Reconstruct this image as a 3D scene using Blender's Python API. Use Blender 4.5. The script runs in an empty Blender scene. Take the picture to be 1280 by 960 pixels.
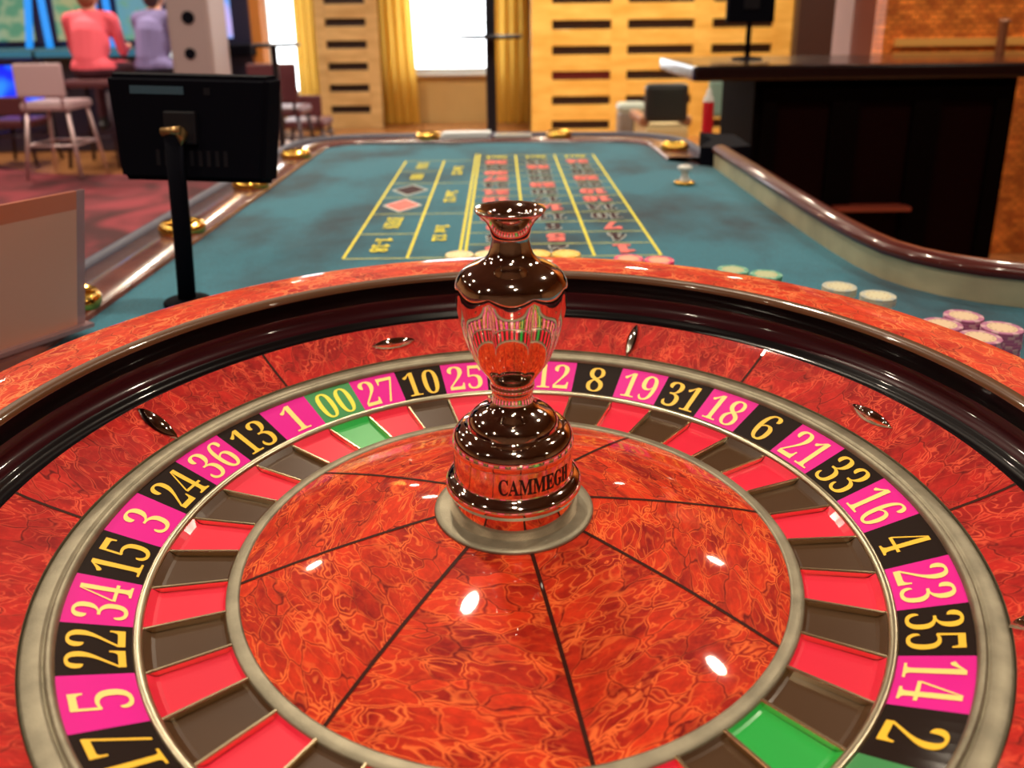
import bpy, bmesh, math, random
from mathutils import Vector, Matrix
random.seed(7)
PI = math.pi
sin, cos, rad = math.sin, math.cos, math.radians
SC = bpy.context.scene
COL = SC.collection

# ------------------------------------------------------------------ camera
F_PX, PITCH, CAM_H, CAM_D, ROLL = 1041.79, 0.297, 0.30819, 0.46886, -0.01256
PX, PY = 638.67, 340.0
_r = Vector((1, 0, 0)); _d = Vector((0, -sin(PITCH), -cos(PITCH))); FWD = Vector((0, cos(PITCH), -sin(PITCH)))
_cx = cos(ROLL) * _r - sin(ROLL) * _d
_cy = sin(ROLL) * _r + cos(ROLL) * _d
CAM_LOC = Vector((0, -CAM_D, CAM_H))
cam_data = bpy.data.cameras.new('camera')
cam = bpy.data.objects.new('camera', cam_data)
COL.objects.link(cam)
M3 = Matrix((_cx, -_cy, -FWD)).transposed()
cam.matrix_world = Matrix.Translation(CAM_LOC) @ M3.to_4x4()
cam_data.sensor_width = 36.0
cam_data.lens = F_PX / 1280 * 36
cam_data.shift_x = (640 - PX) / 1280
cam_data.shift_y = -(480 - PY) / 1280
cam_data.clip_start = 0.01
cam_data.dof.use_dof = True
cam_data.dof.focus_distance = 0.58
cam_data.dof.aperture_fstop = 7.2
SC.camera = cam

# ------------------------------------------------------------------ world, colour management
world = bpy.data.worlds.new('daylight')
SC.world = world
world.use_nodes = True
bg = world.node_tree.nodes['Background']
bg.inputs[0].default_value = (0.93, 0.97, 1.0, 1)
bg.inputs[1].default_value = 7.0
SC.view_settings.view_transform = 'Standard'
SC.view_settings.look = 'None'
SC.view_settings.exposure = 0.0
SC.view_settings.gamma = 1.0
SC.view_settings.use_curve_mapping = False

Z_FLOOR, Z_CEIL, Z_FELT = -0.92, 2.2, -0.05


def at(u, v, y):
    """the point at depth y that the photograph shows at pixel (u, v)"""
    d = FWD + _cx * ((u - PX) / F_PX) + _cy * ((v - PY) / F_PX)
    return CAM_LOC + d * ((y - CAM_LOC.y) / d.y)


# ------------------------------------------------------------------ materials
def new_mat(name):
    m = bpy.data.materials.new(name)
    m.use_nodes = True
    return m, m.node_tree, m.node_tree.nodes['Principled BSDF']


def mat(name, col, rough=0.5, metal=0.0, coat=0.0, coat_rough=0.03, emit=None, es=0.0, spec=0.5, bump=0.0, bscale=200.0,
        var=0.0, vscale=8.0, alpha=1.0, sheen=0.0):
    m, t, b = new_mat(name)
    b.inputs['Base Color'].default_value = (*col, 1)
    b.inputs['Roughness'].default_value = rough
    b.inputs['Metallic'].default_value = metal
    b.inputs['Coat Weight'].default_value = coat
    b.inputs['Coat Roughness'].default_value = coat_rough
    b.inputs['Specular IOR Level'].default_value = spec
    b.inputs['Alpha'].default_value = alpha
    b.inputs['Sheen Weight'].default_value = sheen
    if emit:
        b.inputs['Emission Color'].default_value = (*emit, 1)
        b.inputs['Emission Strength'].default_value = es
    tc = t.nodes.new('ShaderNodeTexCoord')
    if var:
        n = t.nodes.new('ShaderNodeTexNoise'); n.inputs['Scale'].default_value = vscale; n.inputs['Detail'].default_value = 4
        t.links.new(tc.outputs['Object'], n.inputs['Vector'])
        mr = t.nodes.new('ShaderNodeMapRange'); mr.inputs[3].default_value = 1 - var; mr.inputs[4].default_value = 1 + var
        mr.inputs[1].default_value = 0.3; mr.inputs[2].default_value = 0.7
        t.links.new(n.outputs['Fac'], mr.inputs[0])
        mx = t.nodes.new('ShaderNodeMix'); mx.data_type = 'RGBA'; mx.blend_type = 'MULTIPLY'; mx.inputs[0].default_value = 1
        mx.inputs[6].default_value = (*col, 1)
        t.links.new(mr.outputs[0], mx.inputs[7])
        t.links.new(mx.outputs[2], b.inputs['Base Color'])
    if bump:
        n = t.nodes.new('ShaderNodeTexNoise'); n.inputs['Scale'].default_value = bscale; n.inputs['Detail'].default_value = 3
        t.links.new(tc.outputs['Object'], n.inputs['Vector'])
        bp = t.nodes.new('ShaderNodeBump'); bp.inputs['Strength'].default_value = bump; bp.inputs['Distance'].default_value = 0.002
        t.links.new(n.outputs['Fac'], bp.inputs['Height'])
        t.links.new(bp.outputs[0], b.inputs['Normal'])
    return m


def veneer(name, dark, mid, line, scale=16.0, stretch=(2.3, 1.0, 1.0), lines=5.0, polar=False, thin=0.16):
    """pommele mahogany: wavy pale vein loops over a mottled red ground under clear lacquer"""
    m, t, b = new_mat(name)
    N, L = t.nodes.new, t.links.new
    tc = N('ShaderNodeTexCoord'); oi = N('ShaderNodeObjectInfo')
    src = tc.outputs['Object']
    if polar:                                   # unroll a ring: angle along, radius across
        sp = N('ShaderNodeSeparateXYZ'); L(src, sp.inputs[0])
        a = N('ShaderNodeMath'); a.operation = 'ARCTAN2'; L(sp.outputs[1], a.inputs[0]); L(sp.outputs[0], a.inputs[1])
        am = N('ShaderNodeMath'); am.operation = 'MULTIPLY'; L(a.outputs[0], am.inputs[0]); am.inputs[1].default_value = 0.37
        ln = N('ShaderNodeVectorMath'); ln.operation = 'LENGTH'; L(src, ln.inputs[0])
        cb = N('ShaderNodeCombineXYZ'); L(ln.outputs['Value'], cb.inputs[0]); L(am.outputs[0], cb.inputs[1])
        src = cb.outputs[0]
    mp = N('ShaderNodeMapping'); mp.inputs['Scale'].default_value = stretch; mp.inputs['Rotation'].default_value = (0, 0, 0.35)
    L(src, mp.inputs[0])
    off = N('ShaderNodeVectorMath'); off.operation = 'MULTIPLY_ADD'
    L(oi.outputs['Random'], off.inputs[0]); off.inputs[1].default_value = (3.1, 5.7, 2.3); L(mp.outputs[0], off.inputs[2])
    v = off.outputs[0]
    wn = N('ShaderNodeTexNoise'); wn.inputs['Scale'].default_value = scale * .85; wn.inputs['Detail'].default_value = 1.8; L(v, wn.inputs['Vector'])
    ws = N('ShaderNodeVectorMath'); ws.operation = 'SUBTRACT'; L(wn.outputs['Color'], ws.inputs[0]); ws.inputs[1].default_value = (.5, .5, .5)
    wv = N('ShaderNodeVectorMath'); wv.operation = 'MULTIPLY_ADD'; L(ws.outputs[0], wv.inputs[0]); wv.inputs[1].default_value = (1.25 / scale,) * 3; L(v, wv.inputs[2])
    vo = N('ShaderNodeTexVoronoi'); vo.feature = 'DISTANCE_TO_EDGE'; vo.inputs['Scale'].default_value = scale; L(wv.outputs[0], vo.inputs['Vector'])
    cl = N('ShaderNodeTexVoronoi'); cl.inputs['Scale'].default_value = scale; L(wv.outputs[0], cl.inputs['Vector'])

    def bump_at(c, w_, src_):
        """1 at value c, fading to 0 at c +- w_"""
        a = N('ShaderNodeMath'); a.operation = 'SUBTRACT'; L(src_, a.inputs[0]); a.inputs[1].default_value = c
        ab = N('ShaderNodeMath'); ab.operation = 'ABSOLUTE'; L(a.outputs[0], ab.inputs[0])
        r_ = N('ShaderNodeMapRange'); r_.interpolation_type = 'SMOOTHSTEP'; r_.inputs[1].default_value = 0; r_.inputs[2].default_value = w_; r_.inputs[3].default_value = 1; r_.inputs[4].default_value = 0
        L(ab.outputs[0], r_.inputs[0]); return r_.outputs[0]
    fade = N('ShaderNodeTexNoise'); fade.inputs['Scale'].default_value = scale * .8; L(v, fade.inputs['Vector'])
    fm = N('ShaderNodeMapRange'); fm.inputs[1].default_value = .38; fm.inputs[2].default_value = .62; fm.inputs[3].default_value = .12; fm.inputs[4].default_value = 1.0; L(fade.outputs['Fac'], fm.inputs[0])
    l1 = bump_at(.045, .045 * thin / .2, vo.outputs['Distance']); 
    n1 = N('ShaderNodeTexNoise'); n1.inputs['Scale'].default_value = scale * 1.0; n1.inputs['Detail'].default_value = 2.2; n1.inputs['Distortion'].default_value = .5; L(v, n1.inputs['Vector'])
    fr_ = N('ShaderNodeMath'); fr_.operation = 'MULTIPLY'; fr_.inputs[1].default_value = 7.0; L(n1.outputs['Fac'], fr_.inputs[0])
    fq = N('ShaderNodeMath'); fq.operation = 'FRACT'; L(fr_.outputs[0], fq.inputs[0])
    l2 = bump_at(.5, .17, fq.outputs[0])
    l2s = N('ShaderNodeMath'); l2s.operation = 'MULTIPLY'; L(l2, l2s.inputs[0]); l2s.inputs[1].default_value = .85
    lm = N('ShaderNodeMath'); lm.operation = 'MAXIMUM'; L(l1, lm.inputs[0]); L(l2s.outputs[0], lm.inputs[1])
    ml = N('ShaderNodeMath'); ml.operation = 'MULTIPLY'; L(lm.outputs[0], ml.inputs[0]); L(fm.outputs[0], ml.inputs[1])
    n2 = N('ShaderNodeTexNoise'); n2.inputs['Scale'].default_value = scale * 1.5; n2.inputs['Detail'].default_value = 6
    n2.inputs['Roughness'].default_value = 0.7; L(v, n2.inputs['Vector'])
    # each figure cell has its own depth of tone
    sc_ = N('ShaderNodeSeparateColor'); L(cl.outputs['Color'], sc_.inputs[0])
    cm_ = N('ShaderNodeMath'); cm_.operation = 'MULTIPLY_ADD'; L(sc_.outputs[0], cm_.inputs[0]); cm_.inputs[1].default_value = .26; L(n2.outputs['Fac'], cm_.inputs[2])
    ra = N('ShaderNodeValToRGB')
    ra.color_ramp.elements[0].position = 0.40; ra.color_ramp.elements[0].color = (*dark, 1)
    ra.color_ramp.elements[1].position = 0.82; ra.color_ramp.elements[1].color = (*mid, 1)
    L(cm_.outputs[0], ra.inputs[0])
    # dark creases between some figures
    d1 = bump_at(0.0, .035, vo.outputs['Distance'])
    inv = N('ShaderNodeMath'); inv.operation = 'SUBTRACT'; inv.inputs[0].default_value = 1.0; L(fm.outputs[0], inv.inputs[1])
    dk = N('ShaderNodeMath'); dk.operation = 'MULTIPLY'; L(d1, dk.inputs[0]); L(inv.outputs[0], dk.inputs[1])
    md = N('ShaderNodeMix'); md.data_type = 'RGBA'; L(dk.outputs[0], md.inputs[0]); L(ra.outputs[0], md.inputs[6]); md.inputs[7].default_value = tuple(c * .45 for c in dark) + (1,)
    mx = N('ShaderNodeMix'); mx.data_type = 'RGBA'; L(ml.outputs[0], mx.inputs[0]); L(md.outputs[2], mx.inputs[6]); mx.inputs[7].default_value = (*line, 1)
    L(mx.outputs[2], b.inputs['Base Color'])
    b.inputs['Roughness'].default_value = 0.5
    b.inputs['Specular IOR Level'].default_value = 0.12
    b.inputs['Coat Weight'].default_value = 0.75
    b.inputs['Coat Roughness'].default_value = 0.035
    return m


def felt_mat():
    m, t, b = new_mat('teal_felt')
    N, L = t.nodes.new, t.links.new
    tc = N('ShaderNodeTexCoord')
    n = N('ShaderNodeTexNoise'); n.inputs['Scale'].default_value = 3.2; n.inputs['Detail'].default_value = 5; n.inputs['Roughness'].default_value = 0.55
    mp = N('ShaderNodeMapping'); mp.inputs['Scale'].default_value = (1.5, 1.0, 1.0); L(tc.outputs['Object'], mp.inputs[0]); L(mp.outputs[0], n.inputs['Vector'])
    ra = N('ShaderNodeValToRGB')
    ra.color_ramp.elements[0].position = 0.34; ra.color_ramp.elements[0].color = (0.004, 0.032, 0.055, 1)
    ra.color_ramp.elements[1].position = 0.56; ra.color_ramp.elements[1].color = (0.014, 0.145, 0.215, 1)
    L(n.outputs['Fac'], ra.inputs[0])
    f = N('ShaderNodeTexNoise'); f.inputs['Scale'].default_value = 420; f.inputs['Detail'].default_value = 2; L(tc.outputs['Object'], f.inputs['Vector'])
    mr = N('ShaderNodeMapRange'); mr.inputs[1].default_value = .25; mr.inputs[2].default_value = .75; mr.inputs[3].default_value = .72; mr.inputs[4].default_value = 1.28
    L(f.outputs['Fac'], mr.inputs[0])
    mx = N('ShaderNodeMix'); mx.data_type = 'RGBA'; mx.blend_type = 'MULTIPLY'; mx.inputs[0].default_value = 1
    L(ra.outputs[0], mx.inputs[6]); L(mr.outputs[0], mx.inputs[7]); L(mx.outputs[2], b.inputs['Base Color'])
    b.inputs['Roughness'].default_value = 0.9
    b.inputs['Specular IOR Level'].default_value = 0.15
    b.inputs['Sheen Weight'].default_value = 0.25
    bp = N('ShaderNodeBump'); bp.inputs['Strength'].default_value = 0.25; bp.inputs['Distance'].default_value = 0.001
    L(f.outputs['Fac'], bp.inputs['Height']); L(bp.outputs[0], b.inputs['Normal'])
    return m


def wood_mat(name, a, c, scale=(2, 18, 18), rough=0.4, coat=0.3):
    m, t, b = new_mat(name)
    N, L = t.nodes.new, t.links.new
    tc = N('ShaderNodeTexCoord'); oi = N('ShaderNodeObjectInfo')
    mp = N('ShaderNodeMapping'); mp.inputs['Scale'].default_value = scale; L(tc.outputs['Object'], mp.inputs[0]); L(oi.outputs['Random'], mp.inputs['Location'])
    n = N('ShaderNodeTexNoise'); n.inputs['Scale'].default_value = 2.0; n.inputs['Detail'].default_value = 6; L(mp.outputs[0], n.inputs['Vector'])
    ra = N('ShaderNodeValToRGB'); ra.color_ramp.elements[0].position = .32; ra.color_ramp.elements[1].position = .68
    ra.color_ramp.elements[0].color = (*a, 1); ra.color_ramp.elements[1].color = (*c, 1)
    L(n.outputs['Fac'], ra.inputs[0]); L(ra.outputs[0], b.inputs['Base Color'])
    b.inputs['Roughness'].default_value = rough; b.inputs['Coat Weight'].default_value = coat; b.inputs['Coat Roughness'].default_value = 0.12
    return m


def emis(name, col, s, col2=None, scale=6.0):
    m, t, b = new_mat(name)
    b.inputs['Base Color'].default_value = (0.02, 0.02, 0.02, 1)
    b.inputs['Emission Color'].default_value = (*col, 1)
    b.inputs['Emission Strength'].default_value = s
    b.inputs['Roughness'].default_value = 0.25
    if col2:
        tc = t.nodes.new('ShaderNodeTexCoord'); n = t.nodes.new('ShaderNodeTexNoise'); n.inputs['Scale'].default_value = scale; n.inputs['Detail'].default_value = 1
        t.links.new(tc.outputs['Object'], n.inputs['Vector'])
        ra = t.nodes.new('ShaderNodeValToRGB'); ra.color_ramp.elements[0].position = .42; ra.color_ramp.elements[1].position = .58
        ra.color_ramp.elements[0].color = (*col, 1); ra.color_ramp.elements[1].color = (*col2, 1)
        t.links.new(n.outputs['Fac'], ra.inputs[0]); t.links.new(ra.outputs[0], b.inputs['Emission Color'])
    return m


M = {}
M['cone'] = veneer('cone_veneer', (0.27, 0.005, 0.003), (0.74, 0.040, 0.008), (0.96, 0.17, 0.038), scale=45, stretch=(2.0, 0.8, 1.0), thin=.17)
M['apron'] = veneer('apron_veneer', (0.25, 0.003, 0.004), (0.60, 0.018, 0.012), (0.82, 0.095, 0.042), scale=46, stretch=(0.9, 1.6, 1.0), thin=.17)
M['rim'] = veneer('rim_veneer', (0.46, 0.012, 0.006), (0.80, 0.060, 0.018), (1.0, 0.27, 0.09), scale=46, stretch=(1.8, 0.8, 1.0), polar=True, thin=.22)
M['inlay'] = mat('dark_inlay', (0.045, 0.008, 0.004), 0.5, spec=.1, coat=0.2)
M['lacquer_black'] = mat('black_lacquer', (0.004, 0.002, 0.003), 0.3, spec=.2, coat=0.45, coat_rough=0.05)
M['lacquer_brown'] = mat('brown_lacquer', (0.12, 0.050, 0.020), 0.3, coat=1.0, coat_rough=0.05)
M['track_reflection'] = mat('track_red_reflection', (0.035, 0.003, 0.006), 0.3, spec=.2, coat=0.6, coat_rough=0.06)  # black track; the dark red of the wood mirrored in it is painted on
M['nickel'] = mat('satin_nickel', (0.31, 0.275, 0.20), 0.5, metal=0.85, var=0.2, vscale=60, bump=0.12, bscale=900)
M['nickel_bright'] = mat('polished_nickel', (0.78, 0.68, 0.52), 0.18, metal=1.0)
M['ring_mid'] = mat('pale_nickel_ring', (0.50, 0.44, 0.31), 0.3, metal=1.0)
M['divider'] = mat('pale_gold_divider', (0.95, 0.80, 0.52), 0.22, metal=1.0)
M['chrome'] = mat('mirror_chrome', (0.84, 0.73, 0.66), 0.055, metal=1.0)
M['plate_pink'] = mat('magenta_plate', (0.78, 0.008, 0.32), 0.45, spec=.15, coat=0.15, coat_rough=0.1)
M['plate_black'] = mat('black_plate', (0.013, 0.005, 0.003), 0.5, spec=.08, coat=0.12, coat_rough=0.1)
M['plate_green'] = mat('green_plate', (0.02, 0.26, 0.06), 0.4, coat=0.35, coat_rough=0.1)
M['pocket_red'] = mat('red_pocket', (0.80, 0.020, 0.055), 0.4, spec=.2, coat=0.25, coat_rough=0.1)
M['pocket_black'] = mat('brown_black_pocket', (0.070, 0.032, 0.013), 0.35, spec=.25, coat=0.35, coat_rough=0.12)
M['pocket_green'] = mat('green_pocket', (0.012, 0.40, 0.055), 0.35, coat=0.5, coat_rough=0.1)
M['num_gold'] = mat('gold_numeral', (1.0, 0.56, 0.015), 0.45)
M['num_pale'] = mat('pale_yellow_numeral', (1.0, 0.76, 0.22), 0.45)
M['num_lime'] = mat('lime_yellow_numeral', (0.90, 0.84, 0.05), 0.45)
M['ink'] = mat('black_ink', (0.008, 0.006, 0.006), 0.4)
M['felt'] = felt_mat()
M['print_yellow'] = mat('yellow_print', (0.80, 0.70, 0.06), 0.8, var=.15, vscale=150)
M['print_pale'] = mat('pale_olive_print', (0.50, 0.52, 0.17), 0.85, var=.2, vscale=150)
M['print_white'] = mat('white_print', (0.62, 0.66, 0.62), 0.85)
M['print_red'] = mat('salmon_print', (0.88, 0.19, 0.17), 0.85, var=.15, vscale=150)
M['print_black'] = mat('maroon_black_print', (0.035, 0.006, 0.012), 0.85)
M['brass'] = mat('polished_brass', (0.80, 0.46, 0.09), 0.16, metal=1.0)
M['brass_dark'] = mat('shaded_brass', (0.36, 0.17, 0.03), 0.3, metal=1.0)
M['ledge'] = wood_mat('violet_brown_lacquer', (0.09, 0.026, 0.026), (0.20, 0.065, 0.055), (3, 10, 3), 0.25, 1.0)
M['pad'] = mat('slate_padding', (0.07, 0.07, 0.11), 0.5, spec=.3, coat=0.05, coat_rough=0.2)
M['steel_band'] = mat('brushed_champagne_steel', (0.66, 0.56, 0.36), 0.38, metal=0.45, var=.2, vscale=12)
M['rail_wood'] = mat('dark_red_rail_wood', (0.085, 0.010, 0.008), 0.3, spec=.3, coat=0.7, coat_rough=0.05)
M['black_plastic'] = mat('black_plastic', (0.004, 0.004, 0.008), 0.75, spec=0.05, bump=.1, bscale=500)
M['dark_grey_plastic'] = mat('charcoal_plastic', (0.014, 0.013, 0.018), 0.4, spec=.25)
M['blue_label'] = mat('slate_blue_label', (0.045, 0.10, 0.15), 0.5)
M['bracket_gold'] = mat('bronze_bracket', (0.42, 0.25, 0.10), 0.35, metal=0.8)


# ------------------------------------------------------------------ mesh helpers
class MB:
    def __init__(self):
        self.v, self.f, self.m, self.s = [], [], [], []

    def add(self, verts, faces, mi=0, smooth=False):
        o = len(self.v)
        self.v += [tuple(p) for p in verts]
        for fc in faces:
            self.f.append([i + o for i in fc]); self.m.append(mi); self.s.append(smooth)
        return self

    def box(self, lo, hi, mi=0, bev=0.0):
        x0, y0, z0 = lo; x1, y1, z1 = hi
        if bev <= 0:
            vs = [(x0, y0, z0), (x1, y0, z0), (x1, y1, z0), (x0, y1, z0), (x0, y0, z1), (x1, y0, z1), (x1, y1, z1), (x0, y1, z1)]
            fs = [(3, 2, 1, 0), (4, 5, 6, 7), (0, 1, 5, 4), (1, 2, 6, 5), (2, 3, 7, 6), (3, 0, 4, 7)]
            return self.add(vs, fs, mi)
        bm = bmesh.new()
        bmesh.ops.create_cube(bm, size=1)
        for v in bm.verts:
            v.co = Vector(((x0 + x1) / 2 + v.co.x * (x1 - x0), (y0 + y1) / 2 + v.co.y * (y1 - y0), (z0 + z1) / 2 + v.co.z * (z1 - z0)))
        bmesh.ops.bevel(bm, geom=bm.edges[:], offset=bev, segments=2, affect='EDGES', profile=0.6)
        self.bm(bm, mi, False)
        return self

    def bm(self, bm, mi=0, smooth=False):
        bm.verts.index_update()
        self.add([v.co[:] for v in bm.verts], [[v.index for v in f.verts] for f in bm.faces], mi, smooth)
        bm.free()
        return self

    def lathe(self, prof, n=64, a0=0.0, a1=2 * PI, c=(0, 0, 0), mi=0, smooth=True, rmod=None, caps=False):
        full = abs(a1 - a0 - 2 * PI) < 1e-6
        k = n if full else n + 1
        vs = []
        for (r, z) in prof:
            for i in range(k):
                a = a0 + (a1 - a0) * i / n
                rr = r * (rmod(a, z) if rmod else 1.0)
                vs.append((c[0] + rr * cos(a), c[1] + rr * sin(a), c[2] + z))
        fs = []
        for j in range(len(prof) - 1):
            for i in range(n):
                i2 = (i + 1) % k
                fs.append((j * k + i, j * k + i2, (j + 1) * k + i2, (j + 1) * k + i))
        self.add(vs, fs, mi, smooth)
        if caps and not full:
            o = len(self.v) - len(vs)
            self.f.append([o + j * k for j in range(len(prof))]); self.m.append(mi); self.s.append(False)
            self.f.append([o + j * k + n for j in range(len(prof) - 1, -1, -1)]); self.m.append(mi); self.s.append(False)
        return self

    def disc(self, r, z, n=32, c=(0, 0), mi=0):
        return self.add([(c[0] + r * cos(2 * PI * i / n), c[1] + r * sin(2 * PI * i / n), z) for i in range(n)], [list(range(n))], mi)

    def tube(self, pts, r, n=10, mi=0, caps=True):
        pts = [Vector(p) for p in pts]
        rs = r if isinstance(r, (list, tuple)) else [r] * len(pts)
        vs = []; up = None
        for i, p in enumerate(pts):
            t = (pts[min(i + 1, len(pts) - 1)] - pts[max(i - 1, 0)]).normalized()
            if up is None:
                up = Vector((1, 0, 0)) if abs(t.x) < 0.9 else Vector((0, 1, 0))
            up = (up - t * up.dot(t)).normalized(); w = t.cross(up)
            for k in range(n):
                a = 2 * PI * k / n
                vs.append(p + (up * cos(a) + w * sin(a)) * rs[i])
        fs = []
        for i in range(len(pts) - 1):
            for k in range(n):
                k2 = (k + 1) % n
                fs.append((i * n + k, i * n + k2, (i + 1) * n + k2, (i + 1) * n + k))
        self.add(vs, fs, mi, True)
        if caps:
            o = len(self.v) - len(vs)
            self.f.append([o + k for k in range(n - 1, -1, -1)]); self.m.append(mi); self.s.append(False)
            self.f.append([o + (len(pts) - 1) * n + k for k in range(n)]); self.m.append(mi); self.s.append(False)
        return self

    def sweep(self, path, prof, mi=0, smooth=True, closed_prof=False):
        """prof: (offset to the outside, z) swept along a 2-D path; outside = right of travel"""
        vs = []; n = len(prof)
        P = [Vector((p[0], p[1])) for p in path]
        for i, p in enumerate(P):
            t = (P[min(i + 1, len(P) - 1)] - P[max(i - 1, 0)]).normalized()
            nr = Vector((t.y, -t.x))
            for (o, z) in prof:
                q = p + nr * o
                vs.append((q.x, q.y, z))
        fs = []
        m = n if closed_prof else n - 1
        for i in range(len(P) - 1):
            for k in range(m):
                k2 = (k + 1) % n
                fs.append((i * n + k, (i + 1) * n + k, (i + 1) * n + k2, i * n + k2))
        self.add(vs, fs, mi, smooth)
        if closed_prof:
            o = len(self.v) - len(vs)
            self.f.append([o + k for k in range(n)]); self.m.append(mi); self.s.append(False)
            self.f.append([o + (len(P) - 1) * n + k for k in range(n - 1, -1, -1)]); self.m.append(mi); self.s.append(False)
        return self

    def prism(self, poly, z0, z1, mi=0):
        n = len(poly)
        vs = [(p[0], p[1], z0) for p in poly] + [(p[0], p[1], z1) for p in poly]
        fs = [list(range(n - 1, -1, -1)), list(range(n, 2 * n))] + [(i, (i + 1) % n, n + (i + 1) % n, n + i) for i in range(n)]
        return self.add(vs, fs, mi)

    def mesh(self, name, mats):
        me = bpy.data.meshes.new(name)
        me.from_pydata(self.v, [], self.f)
        if not isinstance(mats, (list, tuple)):
            mats = [mats]
        for m in mats:
            me.materials.append(m)
        me.polygons.foreach_set('material_index', self.m)
        me.polygons.foreach_set('use_smooth', self.s)
        me.update()
        return me

    def build(self, name, mats, parent=None, loc=None, rot=None, fix=True):
        me = self.mesh(name, mats)
        if fix:
            bm = bmesh.new(); bm.from_mesh(me)
            bmesh.ops.recalc_face_normals(bm, faces=bm.faces)
            bm.to_mesh(me); bm.free()
        return link(name, me, parent, loc, rot)


def link(name, me, parent=None, loc=None, rot=None):
    o = bpy.data.objects.new(name, me)
    COL.objects.link(o)
    if parent is not None:
        o.parent = parent
    if loc is not None:
        o.location = loc
    if rot is not None:
        o.rotation_euler = rot
    return o


def tag(o, label, cat, group=None, kind=None):
    o['label'] = label
    o['category'] = cat
    if group:
        o['group'] = group
    if kind:
        o['kind'] = kind
    return o


def thing(name, label, cat, loc=(0, 0, 0), rotz=0.0, group=None):
    o = bpy.data.objects.new(name, None)
    o.empty_display_size = 0.05
    COL.objects.link(o)
    o.location = loc
    o.rotation_euler = (0, 0, rotz)
    return tag(o, label, cat, group)


def struct(o):
    o['kind'] = 'structure'
    return o


def dup(o, parent=None):
    c = o.copy()
    COL.objects.link(c)
    if parent is not None:
        c.parent = parent
    for ch in list(o.children):
        dup(ch, c)
    return c


_txt = {}


def serif(s):
    out = ''
    for ch in s:
        if ch.isdigit():
            out += chr(0x1D7CE + int(ch))
        elif 'A' <= ch <= 'Z':
            out += chr(0x1D400 + ord(ch) - 65)
        elif 'a' <= ch <= 'z':
            out += chr(0x1D41A + ord(ch) - 97)
        else:
            out += ch
    return out


def glyphs(s, offset=0.0, bold=True):
    """2-D outline mesh of a text, centred on 0,0: (verts, faces, width, height)"""
    key = (s, offset, bold)
    if key not in _txt:
        c = bpy.data.curves.new('text', 'FONT')
        c.body = serif(s) if bold else s
        c.offset = offset
        c.resolution_u = 5
        o = bpy.data.objects.new('text', c)
        COL.objects.link(o)
        me = bpy.data.meshes.new_from_object(o.evaluated_get(bpy.context.evaluated_depsgraph_get()))
        vs = [v.co.copy() for v in me.vertices]; fs = [list(p.vertices) for p in me.polygons]
        bpy.data.objects.remove(o); bpy.data.curves.remove(c); bpy.data.meshes.remove(me)
        x0 = min(v.x for v in vs); x1 = max(v.x for v in vs); y0 = min(v.y for v in vs); y1 = max(v.y for v in vs)
        vs = [(v.x - (x0 + x1) / 2, v.y - (y0 + y1) / 2) for v in vs]
        _txt[key] = (vs, fs, x1 - x0, y1 - y0)
    return _txt[key]


# ================================================================== SETTING: room shell
wall_tan = mat('tan_plaster', (0.55, 0.36, 0.14), 0.8, var=.08, vscale=2)
wall_amber = mat('amber_plaster', (0.45, 0.26, 0.12), 0.8, var=.1, vscale=2)
wall_dim = mat('umber_plaster', (0.16, 0.085, 0.045), 0.8, var=.1, vscale=2)
ceil_m = mat('dark_bronze_ceiling', (0.16, 0.10, 0.065), 0.7, var=.1, vscale=2)


def floor_mat():
    m, t, b = new_mat('orange_parquet')
    N, L = t.nodes.new, t.links.new
    tc = N('ShaderNodeTexCoord')
    br = N('ShaderNodeTexBrick'); br.inputs['Scale'].default_value = 2.2
    br.inputs['Color1'].default_value = (0.52, 0.22, 0.07, 1); br.inputs['Color2'].default_value = (0.36, 0.13, 0.04, 1); br.inputs['Mortar'].default_value = (0.14, 0.05, 0.02, 1)
    br.inputs['Mortar Size'].default_value = 0.012
    L(tc.outputs['Object'], br.inputs['Vector']); L(br.outputs['Color'], b.inputs['Base Color'])
    b.inputs['Roughness'].default_value = 0.3; b.inputs['Coat Weight'].default_value = 0.4
    return m


def carpet_mat():
    m, t, b = new_mat('crimson_carpet')
    N, L = t.nodes.new, t.links.new
    tc = N('ShaderNodeTexCoord')
    n = N('ShaderNodeTexNoise'); n.inputs['Scale'].default_value = 1.6; n.inputs['Detail'].default_value = 4; n.inputs['Distortion'].default_value = 1.2
    L(tc.outputs['Object'], n.inputs['Vector'])
    ra = N('ShaderNodeValToRGB'); ra.color_ramp.elements[0].position = .38; ra.color_ramp.elements[1].position = .62
    ra.color_ramp.elements[0].color = (0.045, 0.007, 0.011, 1); ra.color_ramp.elements[1].color = (0.22, 0.026, 0.040, 1)
    L(n.outputs['Fac'], ra.inputs[0]); L(ra.outputs[0], b.inputs['Base Color'])
    b.inputs['Roughness'].default_value = 0.95
    return m


X0, X1, Y0, Y1 = -6.2, 5.2, -3.0, 9.85
struct(MB().box((X0, Y0, Z_FLOOR - .1), (X1, Y1 + 1.0, Z_FLOOR)).build('floor', floor_mat()))
struct(MB().box((X0, Y0, Z_CEIL), (X1, Y1 + .3, Z_CEIL + .1)).build('ceiling', ceil_m))
struct(MB().box((X0 - .15, Y0, Z_FLOOR), (X0, Y1 + .3, Z_CEIL)).build('wall_left', wall_amber))
struct(MB().box((X1, Y0, Z_FLOOR), (X1 + .15, Y1 + .3, Z_CEIL)).build('wall_right', wall_amber))
struct(MB().box((X0 - .15, Y0 - .15, Z_FLOOR), (X1 + .15, Y0, Z_CEIL)).build('wall_front', wall_dim))


def px(u, v, y):
    p = at(u, v, y)
    return p.x, p.z


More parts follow.
